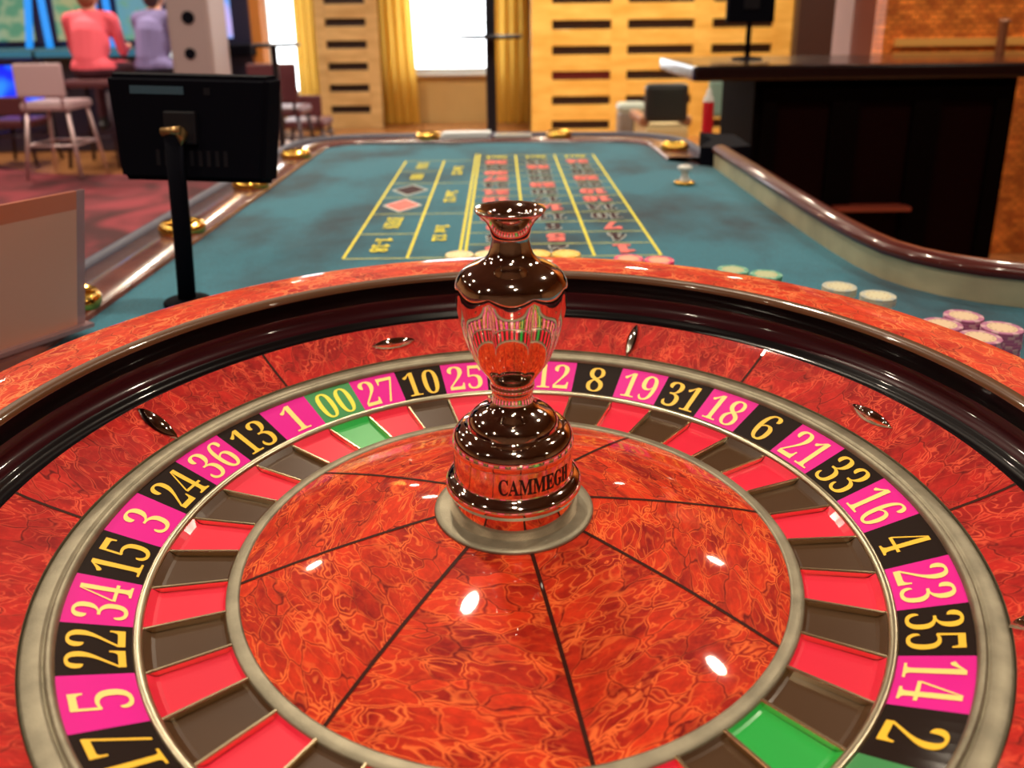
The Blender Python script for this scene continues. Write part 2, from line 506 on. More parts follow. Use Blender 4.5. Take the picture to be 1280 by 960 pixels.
# back wall with two window openings
wa0 = px(330, 60, Y1)[0]; wa1 = px(392, 60, Y1)[0]
wb0 = px(500, 60, Y1)[0]; wb1 = px(622, 60, Y1)[0]
zs_b = px(560, 91, Y1)[1]; zs_a = px(355, 120, Y1)[1]; zt = 1.9
w = MB()
w.box((X0, Y1, Z_FLOOR), (wa0, Y1 + .25, Z_CEIL)); w.box((wa1, Y1, Z_FLOOR), (wb0, Y1 + .25, Z_CEIL)); w.box((wb1, Y1, Z_FLOOR), (X1, Y1 + .25, Z_CEIL))
w.box((wa0, Y1, Z_FLOOR), (wa1, Y1 + .25, zs_a)); w.box((wb0, Y1, Z_FLOOR), (wb1, Y1 + .25, zs_b))
w.box((wa0, Y1, zt), (wa1, Y1 + .25, Z_CEIL)); w.box((wb0, Y1, zt), (wb1, Y1 + .25, Z_CEIL))
struct(w.build('wall_back', wall_tan))


def glass_mat():
    m, t, b = new_mat('window_glass')
    t.nodes.remove(b)
    N, L = t.nodes.new, t.links.new
    tr = N('ShaderNodeBsdfTransparent'); gl = N('ShaderNodeBsdfGlossy'); gl.inputs['Roughness'].default_value = 0.02
    mx = N('ShaderNodeMixShader'); mx.inputs[0].default_value = 0.06
    L(tr.outputs[0], mx.inputs[1]); L(gl.outputs[0], mx.inputs[2]); L(mx.outputs[0], t.nodes['Material Output'].inputs[0])
    return m


M['glass'] = glass_mat()
M['white_frame'] = mat('white_window_frame', (0.75, 0.75, 0.72), 0.5)
for i, (a, b_, zs) in enumerate(((wa0, wa1, zs_a), (wb0, wb1, zs_b))):
    win = bpy.data.objects.new('window_%d' % (i + 1), None); COL.objects.link(win); win.location = ((a + b_) / 2, Y1 + .12, zs); struct(win)
    hw = (b_ - a) / 2; h = zt - zs
    fm = MB()
    for lo, hi in (((-hw, -.03, 0), (-hw + .05, .03, h)), ((hw - .05, -.03, 0), (hw, .03, h)), ((-hw, -.03, 0), (hw, .03, .05)), ((-hw, -.03, h - .05), (hw, .03, h))):
        fm.box(lo, hi)
    fm.build('window_frame', M['white_frame'], win)
    MB().box((-hw + .05, -.006, .05), (hw - .05, .006, h - .05)).build('window_pane', M['glass'], win)
    MB().box((-hw - .04, -.2, -.03), (hw + .04, 0, 0)).build('window_sill', M['white_frame'], win)

# ceiling downlights (lamps light the room)
lamp_glow = emis('warm_lamp_glow', (1.0, 0.82, 0.55), 12.0)
trim_m = mat('white_lamp_trim', (0.7, 0.66, 0.58), 0.4)


def downlight(x, y, watts, label):
    t = thing('ceiling_light', label, 'light', (x, y, Z_CEIL - .02), group='round ceiling downlights')
    MB().lathe([(.085, .02), (.085, .0), (.065, -.004), (.062, .012)], 24).build('trim_ring', trim_m, t)
    MB().disc(.062, .012, 20).build('lens', lamp_glow, t, fix=False)
    ld = bpy.data.lights.new('downlight_lamp', 'AREA')
    ld.shape = 'DISK'; ld.size = .12; ld.energy = watts; ld.color = (1.0, 0.86, 0.66); ld.spread = rad(150)
    lo = bpy.data.objects.new('downlight_lamp', ld); COL.objects.link(lo); lo.parent = t; lo.location = (0, 0, -.02)
    return t


for iy, yy in enumerate((-1.5, 1.1, 3.0, 5.2, 7.3)):
    for ix, xx in enumerate(((-4.4, -2.1, 0.35, 3.7), (-3.9, -2.1, -.38, 1.5), (-4.4, -2.2, -0.6, 2.2), (-3.9, -1.6, 0.85, 2.7), (-4.4, -2.1, 0.35, 2.2))[iy]):
        downlight(xx, yy, (16, 17, 28, 36, 48)[iy], 'round recessed ceiling downlight with a white trim ring')
downlight(.02, -.72, 11, 'ceiling downlight straight above the near edge of the wheel')
# E_ROOM

# ================================================================== ROULETTE WHEEL: bowl
bowl = thing('wheel_bowl', 'round lacquered mahogany roulette bowl with black ball track, standing on teal felt', 'roulette bowl', (0, 0, Z_FELT))
dz = -Z_FELT
MB().lathe([(.330, 0), (.372, .002), (.378, .02), (.384, .07 + dz - .05), (.390, .048 + dz), (.3925, .057 + dz), (.392, .061 + dz), (.389, .0628 + dz)], 160).build('bowl_side', M['rim'], bowl)
MB().lathe([(.389, .0628 + dz), (.380, .0640 + dz), (.360, .0638 + dz), (.3435, .0618 + dz)], 192).build('rim_veneer', M['rim'], bowl)
MB().lathe([(.3435, .0618 + dz), (.3405, .0608 + dz), (.3384, .0592 + dz), (.3374, .0572 + dz), (.3372, .0555 + dz)], 192).build('lip_moulding', M['lacquer_brown'], bowl)
MB().lathe([(.3372, .0555 + dz), (.3385, .0530 + dz), (.3420, .0460 + dz), (.3432, .0400 + dz), (.3435, .0385 + dz)], 192).build('track_wall', M['lacquer_black'], bowl)
MB().lathe([(.3435, .0385 + dz), (.3428, .0320 + dz), (.3405, .0270 + dz), (.3370, .0240 + dz), (.3350, .0232 + dz)], 192).build('ball_track', M['track_reflection'], bowl)
MB().lathe([(.3350, .0232 + dz), (.3338, .0222 + dz), (.3330, .0200 + dz), (.3300, .0170 + dz), (.3260, .0165 + dz), (.3230, .0178 + dz), (.3210, .0200 + dz), (.3196, .0200 + dz)], 192).build('track_ridge', M['lacquer_black'], bowl)


def apron_prof(n=6):
    return [(.3196 - (.3196 - .2806) * i / n, .0200 - .0188 * (i / n) ** 0.9 + dz) for i in range(n + 1)]


ap = MB().lathe(apron_prof(), 24, rad(-22.4), rad(22.4), smooth=True).mesh('apron_panel', M['apron'])
ih = MB()
for (r, z), (r2, z2) in zip(apron_prof()[:-1], apron_prof()[1:]):
    hw = .0011
    ih.add([(r, -hw, z + .0003), (r, hw, z + .0003), (r2, hw, z2 + .0003), (r2, -hw, z2 + .0003)], [(0, 1, 2, 3)])
ih = ih.mesh('apron_inlay', M['inlay'])
for k in range(8):
    link('apron_panel', ap, bowl, rot=(0, 0, rad(22.1 + 45 * k)))
    link('apron_inlay', ih, bowl, rot=(0, 0, rad(-.4 + 45 * k)))
MB().lathe([(.2806, .0012 + dz), (.2805, -.012 + dz), (.2805, -.045 + dz)], 128).build('apron_edge', M['nickel'], bowl)


def deflector_mesh():
    # canoe: pointed boat shape with a keel ridge along the top
    n = 14; L_, W_, H_ = .0215, .0060, .0070
    vs = []; fs = []
    for i in range(n + 1):
        s = -1 + 2 * i / n
        wv = W_ * (1 - s * s) ** 0.8; hv = H_ * (1 - s * s) ** 0.7 + .0004
        for (a, b) in ((-1, 0), (-.62, .62), (0, 1), (.62, .62), (1, 0)):
            vs.append((s * L_, a * wv, b * hv))
    for i in range(n):
        for k in range(4):
            fs.append((i * 5 + k, (i + 1) * 5 + k, (i + 1) * 5 + k + 1, i * 5 + k + 1))
    return MB().add(vs, fs, 0, True)


dm = deflector_mesh().mesh('deflector', M['chrome'])
slope = math.atan2(.0188, .0381)
for k in range(8):
    a = rad(22.3 + 45 * k)
    radial = (k % 2 == 1)
    o = link('deflector', dm, bowl)
    r = .2985
    zz = .0098 + dz
    mt = Matrix.Rotation(a, 4, 'Z') @ Matrix.Translation((r, 0, zz)) @ Matrix.Rotation(-slope, 4, 'Y')
    if not radial:
        mt = mt @ Matrix.Rotation(PI / 2, 4, 'Z')
    o.matrix_local = mt

# ================================================================== ROULETTE WHEEL: rotor
rotor = thing('wheel_rotor', 'spinning numbered wheel head with a red burl cone inside the roulette bowl', 'roulette wheel', (0, 0, 0))
MB().lathe([(.2802, -.03), (.2802, -.0012), (.2796, -.0002), (.2782, .0003), (.2712, .0006), (.2700, .0001), (.2694, -.0014), (.2688, -.0014), (.2682, .0000),
            (.2668, .0006), (.2652, -.0002), (.2642, -.0022), (.2640, -.0042)], 192).build('outer_ring', M['nickel'], rotor)
MB().lathe([(.2292, -.0186), (.2288, -.0176), (.2278, -.0172), (.2258, -.0176), (.2244, -.0186), (.2240, -.0198), (.2239, -.0230)], 192).build('middle_ring', M['ring_mid'], rotor)
MB().lathe([(.1802, -.0262), (.1800, -.0232), (.1792, -.0222), (.1760, -.0220), (.1735, -.0216), (.1722, -.0218), (.1716, -.0235)], 160).build('inner_ring', M['nickel'], rotor)

SEQ = ['4', '23', '35', '14', '2', '0', '28', '9', '26', '30', '11', '7', '20', '32', '17', '5', '22', '34', '15', '3', '24', '36', '13', '1', '00',
       '27', '10', '25', '29', '12', '8', '19', '31', '18', '6', '21', '33', '16']
STEP = 360 / 38
A0 = 0.75
REDS = {1, 3, 5, 7, 9, 12, 14, 16, 18, 19, 21, 23, 25, 27, 30, 32, 34, 36}


def colour(s):
    return 'green' if s in ('0', '00') else ('red' if int(s) in REDS else 'black')


RI, RO_, ZI, ZO = .2276, .2641, -.0190, -.0043


def zcone(r):
    return ZI + (ZO - ZI) * (r - RI) / (RO_ - RI)


h = rad(STEP / 2)
plates = {}; pockets = {}
for cname, pm, km in (('red', 'plate_pink', 'pocket_red'), ('black', 'plate_black', 'pocket_black'), ('green', 'plate_green', 'pocket_green')):
    plates[cname] = MB().lathe([(RI, ZI - .004), (RI, ZI), (RO_, ZO), (RO_, ZO - .004)], 6, -h, h, smooth=False).mesh('number_plate', M[pm])
    hp = h - .0012 / .2
    pk = MB()
    pk.lathe([(.1800, -.0236), (.1815, -.0252), (.1830, -.0256), (.2180, -.0246), (.2200, -.0240), (.2242, -.0203)], 5, -hp, hp, smooth=False)
    pockets[cname] = pk.mesh('pocket', M[km])
# divider between pockets: a tapered bar with a rounded top
dv = MB()
prof = [(-.0011, -.0315), (-.0010, -.0214), (-.0006, -.0206), (.0006, -.0206), (.0010, -.0214), (.0011, -.0315)]
vs = [(r, y, z - (.0010 if r < .2 else 0)) for r in (.1798, .2250) for (y, z) in prof]
dv.add(vs, [(k, k + 1, 6 + k + 1, 6 + k) for k in range(5)] + [(0, 1, 2, 3, 4, 5), (11, 10, 9, 8, 7, 6)], 0)
dv = dv.mesh('pocket_divider', M['divider'])
MB().lathe([(.1790, -.036), (.2260, -.036)], 96).build('pocket_base', M['lacquer_black'], rotor)

for i, s in enumerate(SEQ):
    ac = rad(A0 - STEP * (i + .5))
    c = colour(s)
    pl = link('number_plate', plates[c], rotor, rot=(0, 0, ac))
    link('pocket', pockets[c], rotor, rot=(0, 0, ac))
    link('pocket_divider', dv, rotor, rot=(0, 0, rad(A0 - STEP * i)))
    gv, gf, gw, gh = glyphs(s, -.010)
    H_ = .0300 / gh
    W_ = (.0312 / gw) if len(s) == 2 else (.0155 / max(gw, .40))
    if s == '11':
        W_ = .022 / gw
    nb = MB()
    # plate frame: +x outward; tops of the figures point outward and read clockwise
    vs = []
    for (x, y) in gv:
        r = .2462 + y * H_ * cos(math.atan2(ZO - ZI, RO_ - RI))
        a = -(x * W_) / .2462
        vs.append((r * cos(a), r * sin(a), zcone(r) + .00035))
    nb.add(vs, gf)
    nm = {'green': 'num_lime', 'red': 'num_pale', 'black': 'num_gold'}[c]
    nb.build('numeral', M[nm], pl, fix=False)

# cone: eight burl wedges and dark inlay lines between them
CONE = [(.1718, -.0226), (.160, -.0190), (.140, -.0134), (.115, -.0070), (.090, -.0014), (.070, .0028), (.048, .0070)]
cw = MB().lathe(CONE, 24, rad(-22.5), rad(22.5)).mesh('cone_veneer', M['cone'])
ci = MB()
for (r, z), (r2, z2) in zip(CONE[:-1], CONE[1:]):
    hw = .0012
    ci.add([(r, -hw, z + .0003), (r, hw, z + .0003), (r2, hw, z2 + .0003), (r2, -hw, z2 + .0003)], [(0, 1, 2, 3)])
ci = ci.mesh('cone_inlay', M['inlay'])
for k in range(8):
    link('cone_veneer', cw, rotor, rot=(0, 0, rad(11.8 + 22.5 + 45 * k)))
    link('cone_inlay', ci, rotor, rot=(0, 0, rad(11.8 + 45 * k)))

# turret (the chromed vase on the hub)
turret = MB().lathe([(.0408, .0085), (.0408, .0090), (.0408, .0226), (.0409, .0232), (.0416, .0240), (.0428, .0260), (.0430, .0280), (.0426, .0302), (.0412, .0320), (.0388, .0332), (.0375, .0338), (.0372, .0346), (.0372, .0356), (.0372, .0506),
                     (.0372, .0515)], 96).build('turret_base', M['chrome'], rotor)
MB().lathe([(.0440, .0060), (.0505, .0062), (.0509, .0074), (.0502, .0086), (.0470, .0092), (.0425, .0094), (.0400, .0094)], 96).build('hub_flange', M['nickel'], turret)
MB().lathe([(.0372, .0515), (.0376, .0522), (.0380, .0545), (.0380, .0575), (.0370, .0612), (.0345, .0643), (.0312, .0658), (.0288, .0662), (.0284, .0672), (.0282, .0688),
            (.0272, .0712), (.0245, .0742), (.0205, .0765), (.0165, .0782), (.0142, .0800), (.0129, .0828)], 96).build('turret_shoulder', M['chrome'], rotor)
neck = [(.0129, .0828), (.0126, .0860), (.0127, .0892), (.0133, .0905), (.0138, .0922), (.0135, .0940), (.0131, .0950), (.0140, .0975), (.0165, .1010), (.0209, .1066), (.0242, .1122), (.0268, .1190), (.0292, .1265),
        (.0311, .1346), (.0324, .1410), (.0331, .1470), (.0335, .1530), (.0334, .1575), (.0327, .1605), (.0312, .1630)]


def lobes(a, z):
    s = max(0.0, min(1.0, (z - .100) / .018)) * max(0.0, min(1.0, (.1600 - z) / .014))
    s = s * s * (3 - 2 * s)
    q = abs(cos(4 * (a + PI / 2)))
    return 1 - 0.075 * s * (1 - q ** 0.7)


MB().lathe(neck, 192, rmod=lobes).build('turret_vase', M['chrome'], rotor)
MB().lathe([(.0312, .1630), (.0306, .1640), (.0285, .1662), (.0240, .1690), (.0190, .1712), (.0155, .1732), (.0134, .1760), (.0120, .1800), (.0113, .1845), (.0114, .1880),
            (.0124, .1920), (.0148, .1960), (.0180, .1992), (.0203, .2013), (.0207, .2024), (.0203, .2033), (.0180, .2026), (.0140, .2006), (.0120, .1990), (.0111, .1968),
            (.0106, .1900), (.0, .1880)], 96).build('turret_mouth', M['chrome'], rotor)
# maker's lettering round the band
word = 'CAMMEGH'
for start in (-14, -152):
    ang = -90 + start
    lt = MB()
    gv, gf, gw, gh = glyphs(word, .006)
    span = rad(76)
    vs = []
    for (x, y) in gv:
        a = rad(ang) + span * (x / gw + .5)
        vs.append((.0375 * cos(a), .0375 * sin(a),   .0430 + y / gh * .0105))
    lt.add(vs, gf).build('band_lettering', M['ink'], turret, fix=False)

# ================================================================== ROULETTE TABLE
table = thing('roulette_table', 'long casino table with teal felt printed with a yellow betting layout', 'table', (0, 0, Z_FLOOR))
TZ = -Z_FLOOR


def arc(cx, cy, r, a0, a1, n=10):
    return [(cx + r * cos(rad(a0 + (a1 - a0) * i / n)), cy + r * sin(rad(a0 + (a1 - a0) * i / n))) for i in range(n + 1)]


XL, YF = -.53, 2.02
rail_path = [(.5, 1.56), (.5, 1.3), (.5, 1.05), (.5005, .90)] + [(.503, .80), (.509, .715), (.520, .650), (.540, .605), (.566, .571), (.600, .543), (.645, .519), (.71, .499), (.80, .488), (.95, .485), (1.15, .485)]
ledge_path = [(XL, -.75), (XL, .2), (XL, .8), (XL, 1.4), (XL, 1.86)] + arc(XL + .10, YF - .10, .10, 180, 90, 8)[1:] + [(-.2, YF), (.0, YF), (.28, YF - .02)] + arc(.30, YF - .12, .10, 88, 0, 8)[1:] + [(.402, 1.80), (.404, 1.66)]
felt_poly = [(XL, -.75)] + [(1.15, -.75), (1.15, .485)] + rail_path[::-1][1:] + [(.47, 1.60)] + ledge_path[::-1]
bm = bmesh.new()
fv = [bm.verts.new((p[0], p[1], Z_FELT + TZ)) for p in felt_poly]
fe = [bm.edges.new((fv[i], fv[(i + 1) % len(fv)])) for i in range(len(fv))]
bmesh.ops.triangle_fill(bm, edges=fe, use_beauty=True)
MB().bm(bm).build('felt', M['felt'], table)
# body, pedestals
MB().prism([(-.60, -.8), (1.12, -.8), (1.12, .50), (.54, .60), (.52, 1.60), (.44, 2.08), (-.52, 2.08), (-.60, 1.95)], TZ - .20, TZ - .056).build('table_apron', M['rail_wood'], table)
for yy in (-.35, 1.55):
    MB().box((-.36, yy - .2, 0), (.30, yy + .2, TZ - .20), 0, .01).build('pedestal', M['rail_wood'], table)
# armrest round three sides
zl = TZ - .045
MB().sweep(ledge_path[::-1], [(0.0, zl - .012), (0, zl + .001), (.004, zl + .004), (.05, zl + .0045), (.096, zl + .003), (.1, zl - .03)]).build('armrest_ledge', M['ledge'], table)
MB().sweep(ledge_path[::-1], [(.096, zl - .02), (.096, zl + .004), (.101, zl + .010), (.110, zl + .012), (.119, zl + .008), (.124, zl - .004), (.122, zl - .05), (.09, zl - .06)]).build('armrest_pad', M['pad'], table)
# dealer-side rail
MB().sweep(rail_path[::-1], [(.0, TZ - .056), (.0, TZ - .014)], smooth=True).build('rail_band', M['steel_band'], table)
cap = [(-.003, -.014), (-.006, -.008), (-.003, -.001), (.006, .0035), (.018, .0045), (.030, .001), (.038, -.008), (.040, -.02), (.040, -.08)]
MB().sweep(rail_path[::-1], [(-o if False else o, z + TZ) for o, z in cap]).build('rail_cap', M['rail_wood'], table)

# cup holders
cups = [(-.568, .545), (-.568, .935), (-.566, 1.33), (-.567, 1.74), (-.245, 2.062), (.150, 2.056), (.448, 1.79)]
cm = MB()
cm.lathe([(.036, -.004), (.0385, .0), (.0395, .006), (.0390, .011), (.037, .0135), (.0345, .018), (.0335, .009)], 40, mi=0)
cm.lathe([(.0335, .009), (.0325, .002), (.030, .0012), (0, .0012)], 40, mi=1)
cm = cm.mesh('cup_holder', [M['brass'], M['brass_dark']])
for (x, y) in cups:
    link('cup_holder', cm, table, (x, y, zl + .0045))

# printed layout -------------------------------------------------------------
LY, LS = .781, .0768
LAY_ROT = -.0095


def lx(x, y):
    return x + LAY_ROT * (y - LY)


COLX = [-.2617, -.1617, -.0762, .0258, .1305, .2345]
ZP = Z_FELT + TZ + .0006


def strip(mb, p, q, wd, z):
    p = Vector(p); q = Vector(q); t = (q - p).normalized(); n = Vector((-t.y, t.x)) * wd / 2
    mb.add([(*(p + n), z), (*(p - n), z), (*(q - n), z), (*(q + n), z)], [(0, 1, 2, 3)])


def yk(k):
    return LY + LS * k


vl = MB()
for x, k1 in ((COLX[0], 12), (COLX[1], 12), (COLX[2] - .0045, 13.3), (COLX[2] + .0045, 13.3), (COLX[3], 13), (COLX[4], 13), (COLX[5], 13)):
    strip(vl, (lx(x, LY), LY), (lx(x, yk(k1)), yk(k1)), .0048, ZP)
vl.build('layout_long_line', M['print_yellow'], table)
hl = MB()
for k in range(0, 14):
    strip(hl, (lx(COLX[2] + .006, yk(k)), yk(k)), (lx(COLX[5], yk(k)), yk(k)), .0042, ZP - .0002)
for k in (0, 2, 4, 6, 8, 10, 12):
    strip(hl, (lx(COLX[0], yk(k)), yk(k)), (lx(COLX[1] if k % 4 else COLX[2] - .006, yk(k)), yk(k)), .0048, ZP - .0002)
hl.build('layout_cross_line', M['print_pale'], table)


def printed(s, cx, cy, w_, h_, rot, colm, outline=None, name='layout_numeral'):
    """w_ across the reading direction, h_ figure height; rot: 180 = upside down to the wheel"""
    par = table
    c_, s_ = cos(rot), sin(rot)

    def put(off, z, m, nm, p):
        gv, gf, gw, gh = glyphs(s, off)
        g0 = glyphs(s, 0.0)
        vs = []
        for (x, y) in gv:
            X = x * w_ / g0[2]; Y = y * h_ / g0[3]
            vs.append((cx + X * c_ - Y * s_, cy + X * s_ + Y * c_, z))
        return MB().add(vs, gf).build(nm, m, p, fix=False)
    o = put(0.018, ZP + .0012, colm, name, par)
    if outline:
        put(.055, ZP + .0006, outline, 'numeral_outline', o)
    return o


for k in range(12):
    for ci_, n in ((4, 1 + 3 * k), (3, 2 + 3 * k), (2, 3 + 3 * k)):
        y = yk(k + .5); x = (COLX[ci_] + COLX[ci_ + 1]) / 2
        s = str(n)
        red = n in REDS
        printed(s, lx(x, y), y, .052 if len(s) == 2 else .026, .046, PI, M['print_red'] if red else M['print_black'], M['print_red'] if red else M['print_white'])
for ci_ in (2, 3, 4):
    y = yk(12.5)
    printed('2to1', lx((COLX[ci_] + COLX[ci_ + 1]) / 2, y), y, .056, .034, PI, M['print_yellow'], None, 'layout_word')
for k, s in ((1, '1-18'), (3, 'EVEN'), (9, 'ODD'), (11, '19-36')):
    printed(s, lx(-.2117, yk(k)), yk(k), .085 if len(s) > 3 else .07, .028, -PI / 2, M['print_yellow'], None, 'layout_word')
for k, s in ((2, '1st 12'), (6, '2nd 12'), (10, '3rd 12')):
    printed(s, lx(-.119, yk(k)), yk(k), .110, .024, -PI / 2, M['print_yellow'], None, 'layout_word')
for k, m_ in ((5, 'print_red'), (7, 'print_black')):
    y = yk(k); x = lx(-.2117, y)
    dmb = MB(); dmb.add([(x - .040, y, ZP), (x, y - .062, ZP), (x + .040, y, ZP), (x, y + .062, ZP)], [(0, 1, 2, 3)])
    o = dmb.build('layout_diamond_border', M['print_white'], table)
    dmb = MB(); dmb.add([(x - .034, y, ZP + .0005), (x, y - .052, ZP + .0005), (x + .034, y, ZP + .0005), (x, y + .052, ZP + .0005)], [(0, 1, 2, 3)])
    dmb.build('layout_diamond', M[m_], o)

# ================================================================== CHIPS
CH_H, CH_R = .0033, .0195
chip_inlay = mat('cream_chip_inlay', (0.74, 0.62, 0.34), 0.55)


def chip_mesh(base, spot, inl):
    mb = MB(); n = 36
    prof_ = [(.0, .0), (CH_R - .0005, 0), (CH_R, .0005), (CH_R, CH_H - .0005), (CH_R - .0005, CH_H)]
    for j in range(len(prof_) - 1):
        for i in range(n):
            a, b = 2 * PI * i / n, 2 * PI * (i + 1) / n
            (r1, z1), (r2, z2) = prof_[j], prof_[j + 1]
            q = [(r1 * cos(a), r1 * sin(a), z1), (r1 * cos(b), r1 * sin(b), z1), (r2 * cos(b), r2 * sin(b), z2), (r2 * cos(a), r2 * sin(a), z2)]
            if r1 == 0:
                q = q[1:]
            mb.add(q, [list(range(len(q)))], 1 if (i % 6) < 2 and j > 0 else 0, False)
    for (r1, r2, z1, z2, mi) in ((CH_R - .0005, .0150, CH_H, CH_H, -1), (.0150, .0140, CH_H, CH_H - .0001, 0), (.0140, .0, CH_H - .0001, CH_H - .0001, 2)):
        for i in range(n):
            a, b = 2 * PI * i / n, 2 * PI * (i + 1) / n
            m_ = mi if mi >= 0 else (1 if (i % 6) < 2 else 0)
            q = [(r1 * cos(a), r1 * sin(a), z1), (r1 * cos(b), r1 * sin(b), z1)] + ([(r2 * cos(b), r2 * sin(b), z2), (r2 * cos(a), r2 * sin(a), z2)] if r2 > 0 else [(0, 0, z2)])
            mb.add(q, [list(range(len(q)))], m_, False)
    # a ring of small printed ticks on the inlay
    for i in range(12):
        a = 2 * PI * i / 12
        ca, sa = cos(a), sin(a)
        pts = [(.0105, -.0009), (.0125, -.0009), (.0125, .0009), (.0105, .0009)]
        mb.add([(x * ca - y * sa, x * sa + y * ca, CH_H + .00005) for x, y in pts], [(0, 1, 2, 3)], 3)
    me = mb.mesh('casino_chip', [base, spot, inl, M['ch_tick']])
    return me


M['ch_tick'] = mat('chip_ticks', (0.42, 0.30, 0.13), 0.6)
ck = {
    'yellow': chip_mesh(mat('yellow_chip', (0.90, 0.52, 0.04), .5), mat('pale_yellow_chip', (0.95, 0.72, 0.25), .5), mat('yellow_chip_inlay', (0.92, 0.70, 0.18), .5)),
    'cream': chip_mesh(mat('cream_chip', (0.85, 0.66, 0.30), .5), mat('pale_cream_chip', (0.92, 0.80, 0.50), .5), mat('cream_yellow_inlay', (0.90, 0.76, 0.42), .5)),
    'pink': chip_mesh(mat('pink_chip', (0.85, 0.04, 0.16), .5), mat('rose_chip', (0.9, 0.22, 0.28), .5), mat('salmon_chip_inlay', (0.85, 0.42, 0.28), .5)),
    'mint': chip_mesh(mat('mint_chip', (0.10, 0.38, 0.27), .5), mat('pale_mint_chip', (0.30, 0.55, 0.42), .5), mat('mint_chip_inlay', (0.50, 0.55, 0.33), .5)),
    'white': chip_mesh(mat('white_chip', (0.52, 0.52, 0.42), .5), mat('grey_chip', (0.40, 0.46, 0.46), .5), mat('white_chip_inlay', (0.66, 0.62, 0.42), .5)),
    'lilac': chip_mesh(mat('lilac_chip', (0.42, 0.12, 0.26), .5), mat('pale_lilac_chip', (0.60, 0.34, 0.40), .5), mat('peach_chip_inlay', (0.72, 0.52, 0.34), .5)),
}
stacks = [
    ('cream', -.0700, .6225, 15, 'cream chip on top of the stack left of the turret, farther left of two'),
    ('cream', -.0300, .6230, 15, 'cream chip on top of the stack touching the left of the turret neck'),
    ('yellow', .0355, .6228, 15, 'bright yellow chip topping the stack touching the right of the turret neck'),
    ('yellow', .0752, .6204, 15, 'bright yellow chip topping the stack near the foot of the numbers column'),
    ('pink', .1560, .5935, 15, 'pink-rimmed chip topping the stack just below the printed 1'),
    ('pink', .1952, .5835, 15, 'pink-rimmed chip topping the stack at the layout corner'),
    ('mint', .2805, .5368, 15, 'mint green chip topping the stack nearer the pink chips'),
    ('mint', .3158, .5150, 15, 'mint green chip topping the stack nearer the white chips'),
    ('white', .3870, .4640, 15, 'off-white chip topping the slumped stack nearer the mint chips'),
    ('white', .4175, .4295, 15, 'off-white chip topping the slumped stack nearer the lilac chips'),
    ('lilac', .4785, .3590, 15, 'lilac-rimmed chip topping the rearmost of the four lilac stacks'),
    ('lilac', .4440, .3360, 15, 'lilac-rimmed chip on the lilac stack closest to the white chips'),
    ('lilac', .4985, .3230, 15, 'lilac-rimmed chip on the lilac stack farthest from the wheel'),
    ('lilac', .4640, .2990, 15, 'lilac-rimmed chip on the frontmost of the four lilac stacks'),
]
LOW = ['cream chip under the top one of the stack farther left of the turret', 'cream chip under the top one of the stack touching the turret on the left',
       'yellow chip under the top one of the stack touching the turret on the right', 'yellow chip under the top one of the stack nearer the pink stacks',
       'pink chip under the top one of the stack nearer the yellow stacks', 'pink chip under the top one of the stack nearer the mint stacks',
       'mint chip under the top one of the stack nearer the pink stacks', 'mint chip under the top one of the stack nearer the white stacks',
       'off-white chip under the top one of the slumped white stack nearer the mint stacks', 'off-white chip under the top one of the slumped white stack nearer the lilac stacks',
       'lilac chip under the top one of the rearmost lilac stack', 'lilac chip under the top one of the lilac stack closest to the white stacks',
       'lilac chip under the top one of the lilac stack farthest from the wheel', 'lilac chip under the top one of the frontmost lilac stack']
for si, (c, x, y, n, lab) in enumerate(stacks):
    for k in range(n):
        sl = -.0085 if c == 'white' and k < n - 3 else 0.0
        o = link('casino_chip', ck[c], None, (x + sl + random.uniform(-.0004, .0004), y + sl + random.uniform(-.0004, .0004), Z_FELT + .0008 + k * CH_H), (0, 0, random.uniform(0, 6.28)))
        if k == n - 1:
            tag(o, lab, 'chip', 'top chips of the stacks round the wheel')
        else:
            tag(o, LOW[si], 'chip', LOW[si].replace('chip under', 'chips under', 1))
# E_TABLE

# ================================================================== THINGS ON AND BY THE TABLE
# small monitor seen from behind, on a pole
mon = thing('display_monitor', 'small black monitor seen from behind on a slim pole at the felt edge', 'monitor', (-.428, .575, Z_FELT))
mz = -Z_FELT
MB().lathe([(.0, .0005), (.028, .0005), (.030, .002), (.030, .005), (.028, .007), (.014, .009), (.0, .009)], 40).build('base_plate', M['black_plastic'], mon)
MB().tube([(0, 0, .008), (.003, .006, .11), (.0055, .010, mz + .172)], .0112, 18).build('pole', M['black_plastic'], mon)
bm = bmesh.new(); bmesh.ops.create_cube(bm, size=1)
for v in bm.verts:
    top = v.co.z > 0; back = v.co.y < 0
    hx = (.113 if top else .102) - (.010 if back else 0)
    v.co = Vector((math.copysign(hx, v.co.x), .018 if not back else -.018, (.067 if top else -.074) * (0.94 if back else 1)))
bmesh.ops.bevel(bm, geom=bm.edges[:], offset=.006, segments=3, affect='EDGES')
hs = MB().bm(bm).build('housing', M['black_plastic'], mon, (.021, .045, mz + .178), (rad(-4), rad(1.8), rad(-3)))
MB().box((-.073, -.0192, .040), (-.004, -.0178, .050)).build('label_strip', M['blue_label'], hs)
MB().box((.022, -.0190, .040), (.030, -.0178, .049)).build('small_label', M['dark_grey_plastic'], hs)
for k in range(9):
    MB().box((-.045 + k * .011, -.0186, -.050), (-.040 + k * .011, -.0176, -.030)).build('vent_slot', M['dark_grey_plastic'], hs)
MB().box((-.030, -.026, -.022), (.012, -.016, .020), 0, .003).build('mount_plate', M['dark_grey_plastic'], hs)
MB().tube([(.0055, .006, mz + .166), (.012, .022, mz + .172)], [.013, .010], 16).build('swivel_joint', M['bracket_gold'], mon)
MB().tube([(-.006, .004, mz + .176), (.018, .004, mz + .178)], .0055, 12).build('swivel_bolt', M['bracket_gold'], mon)

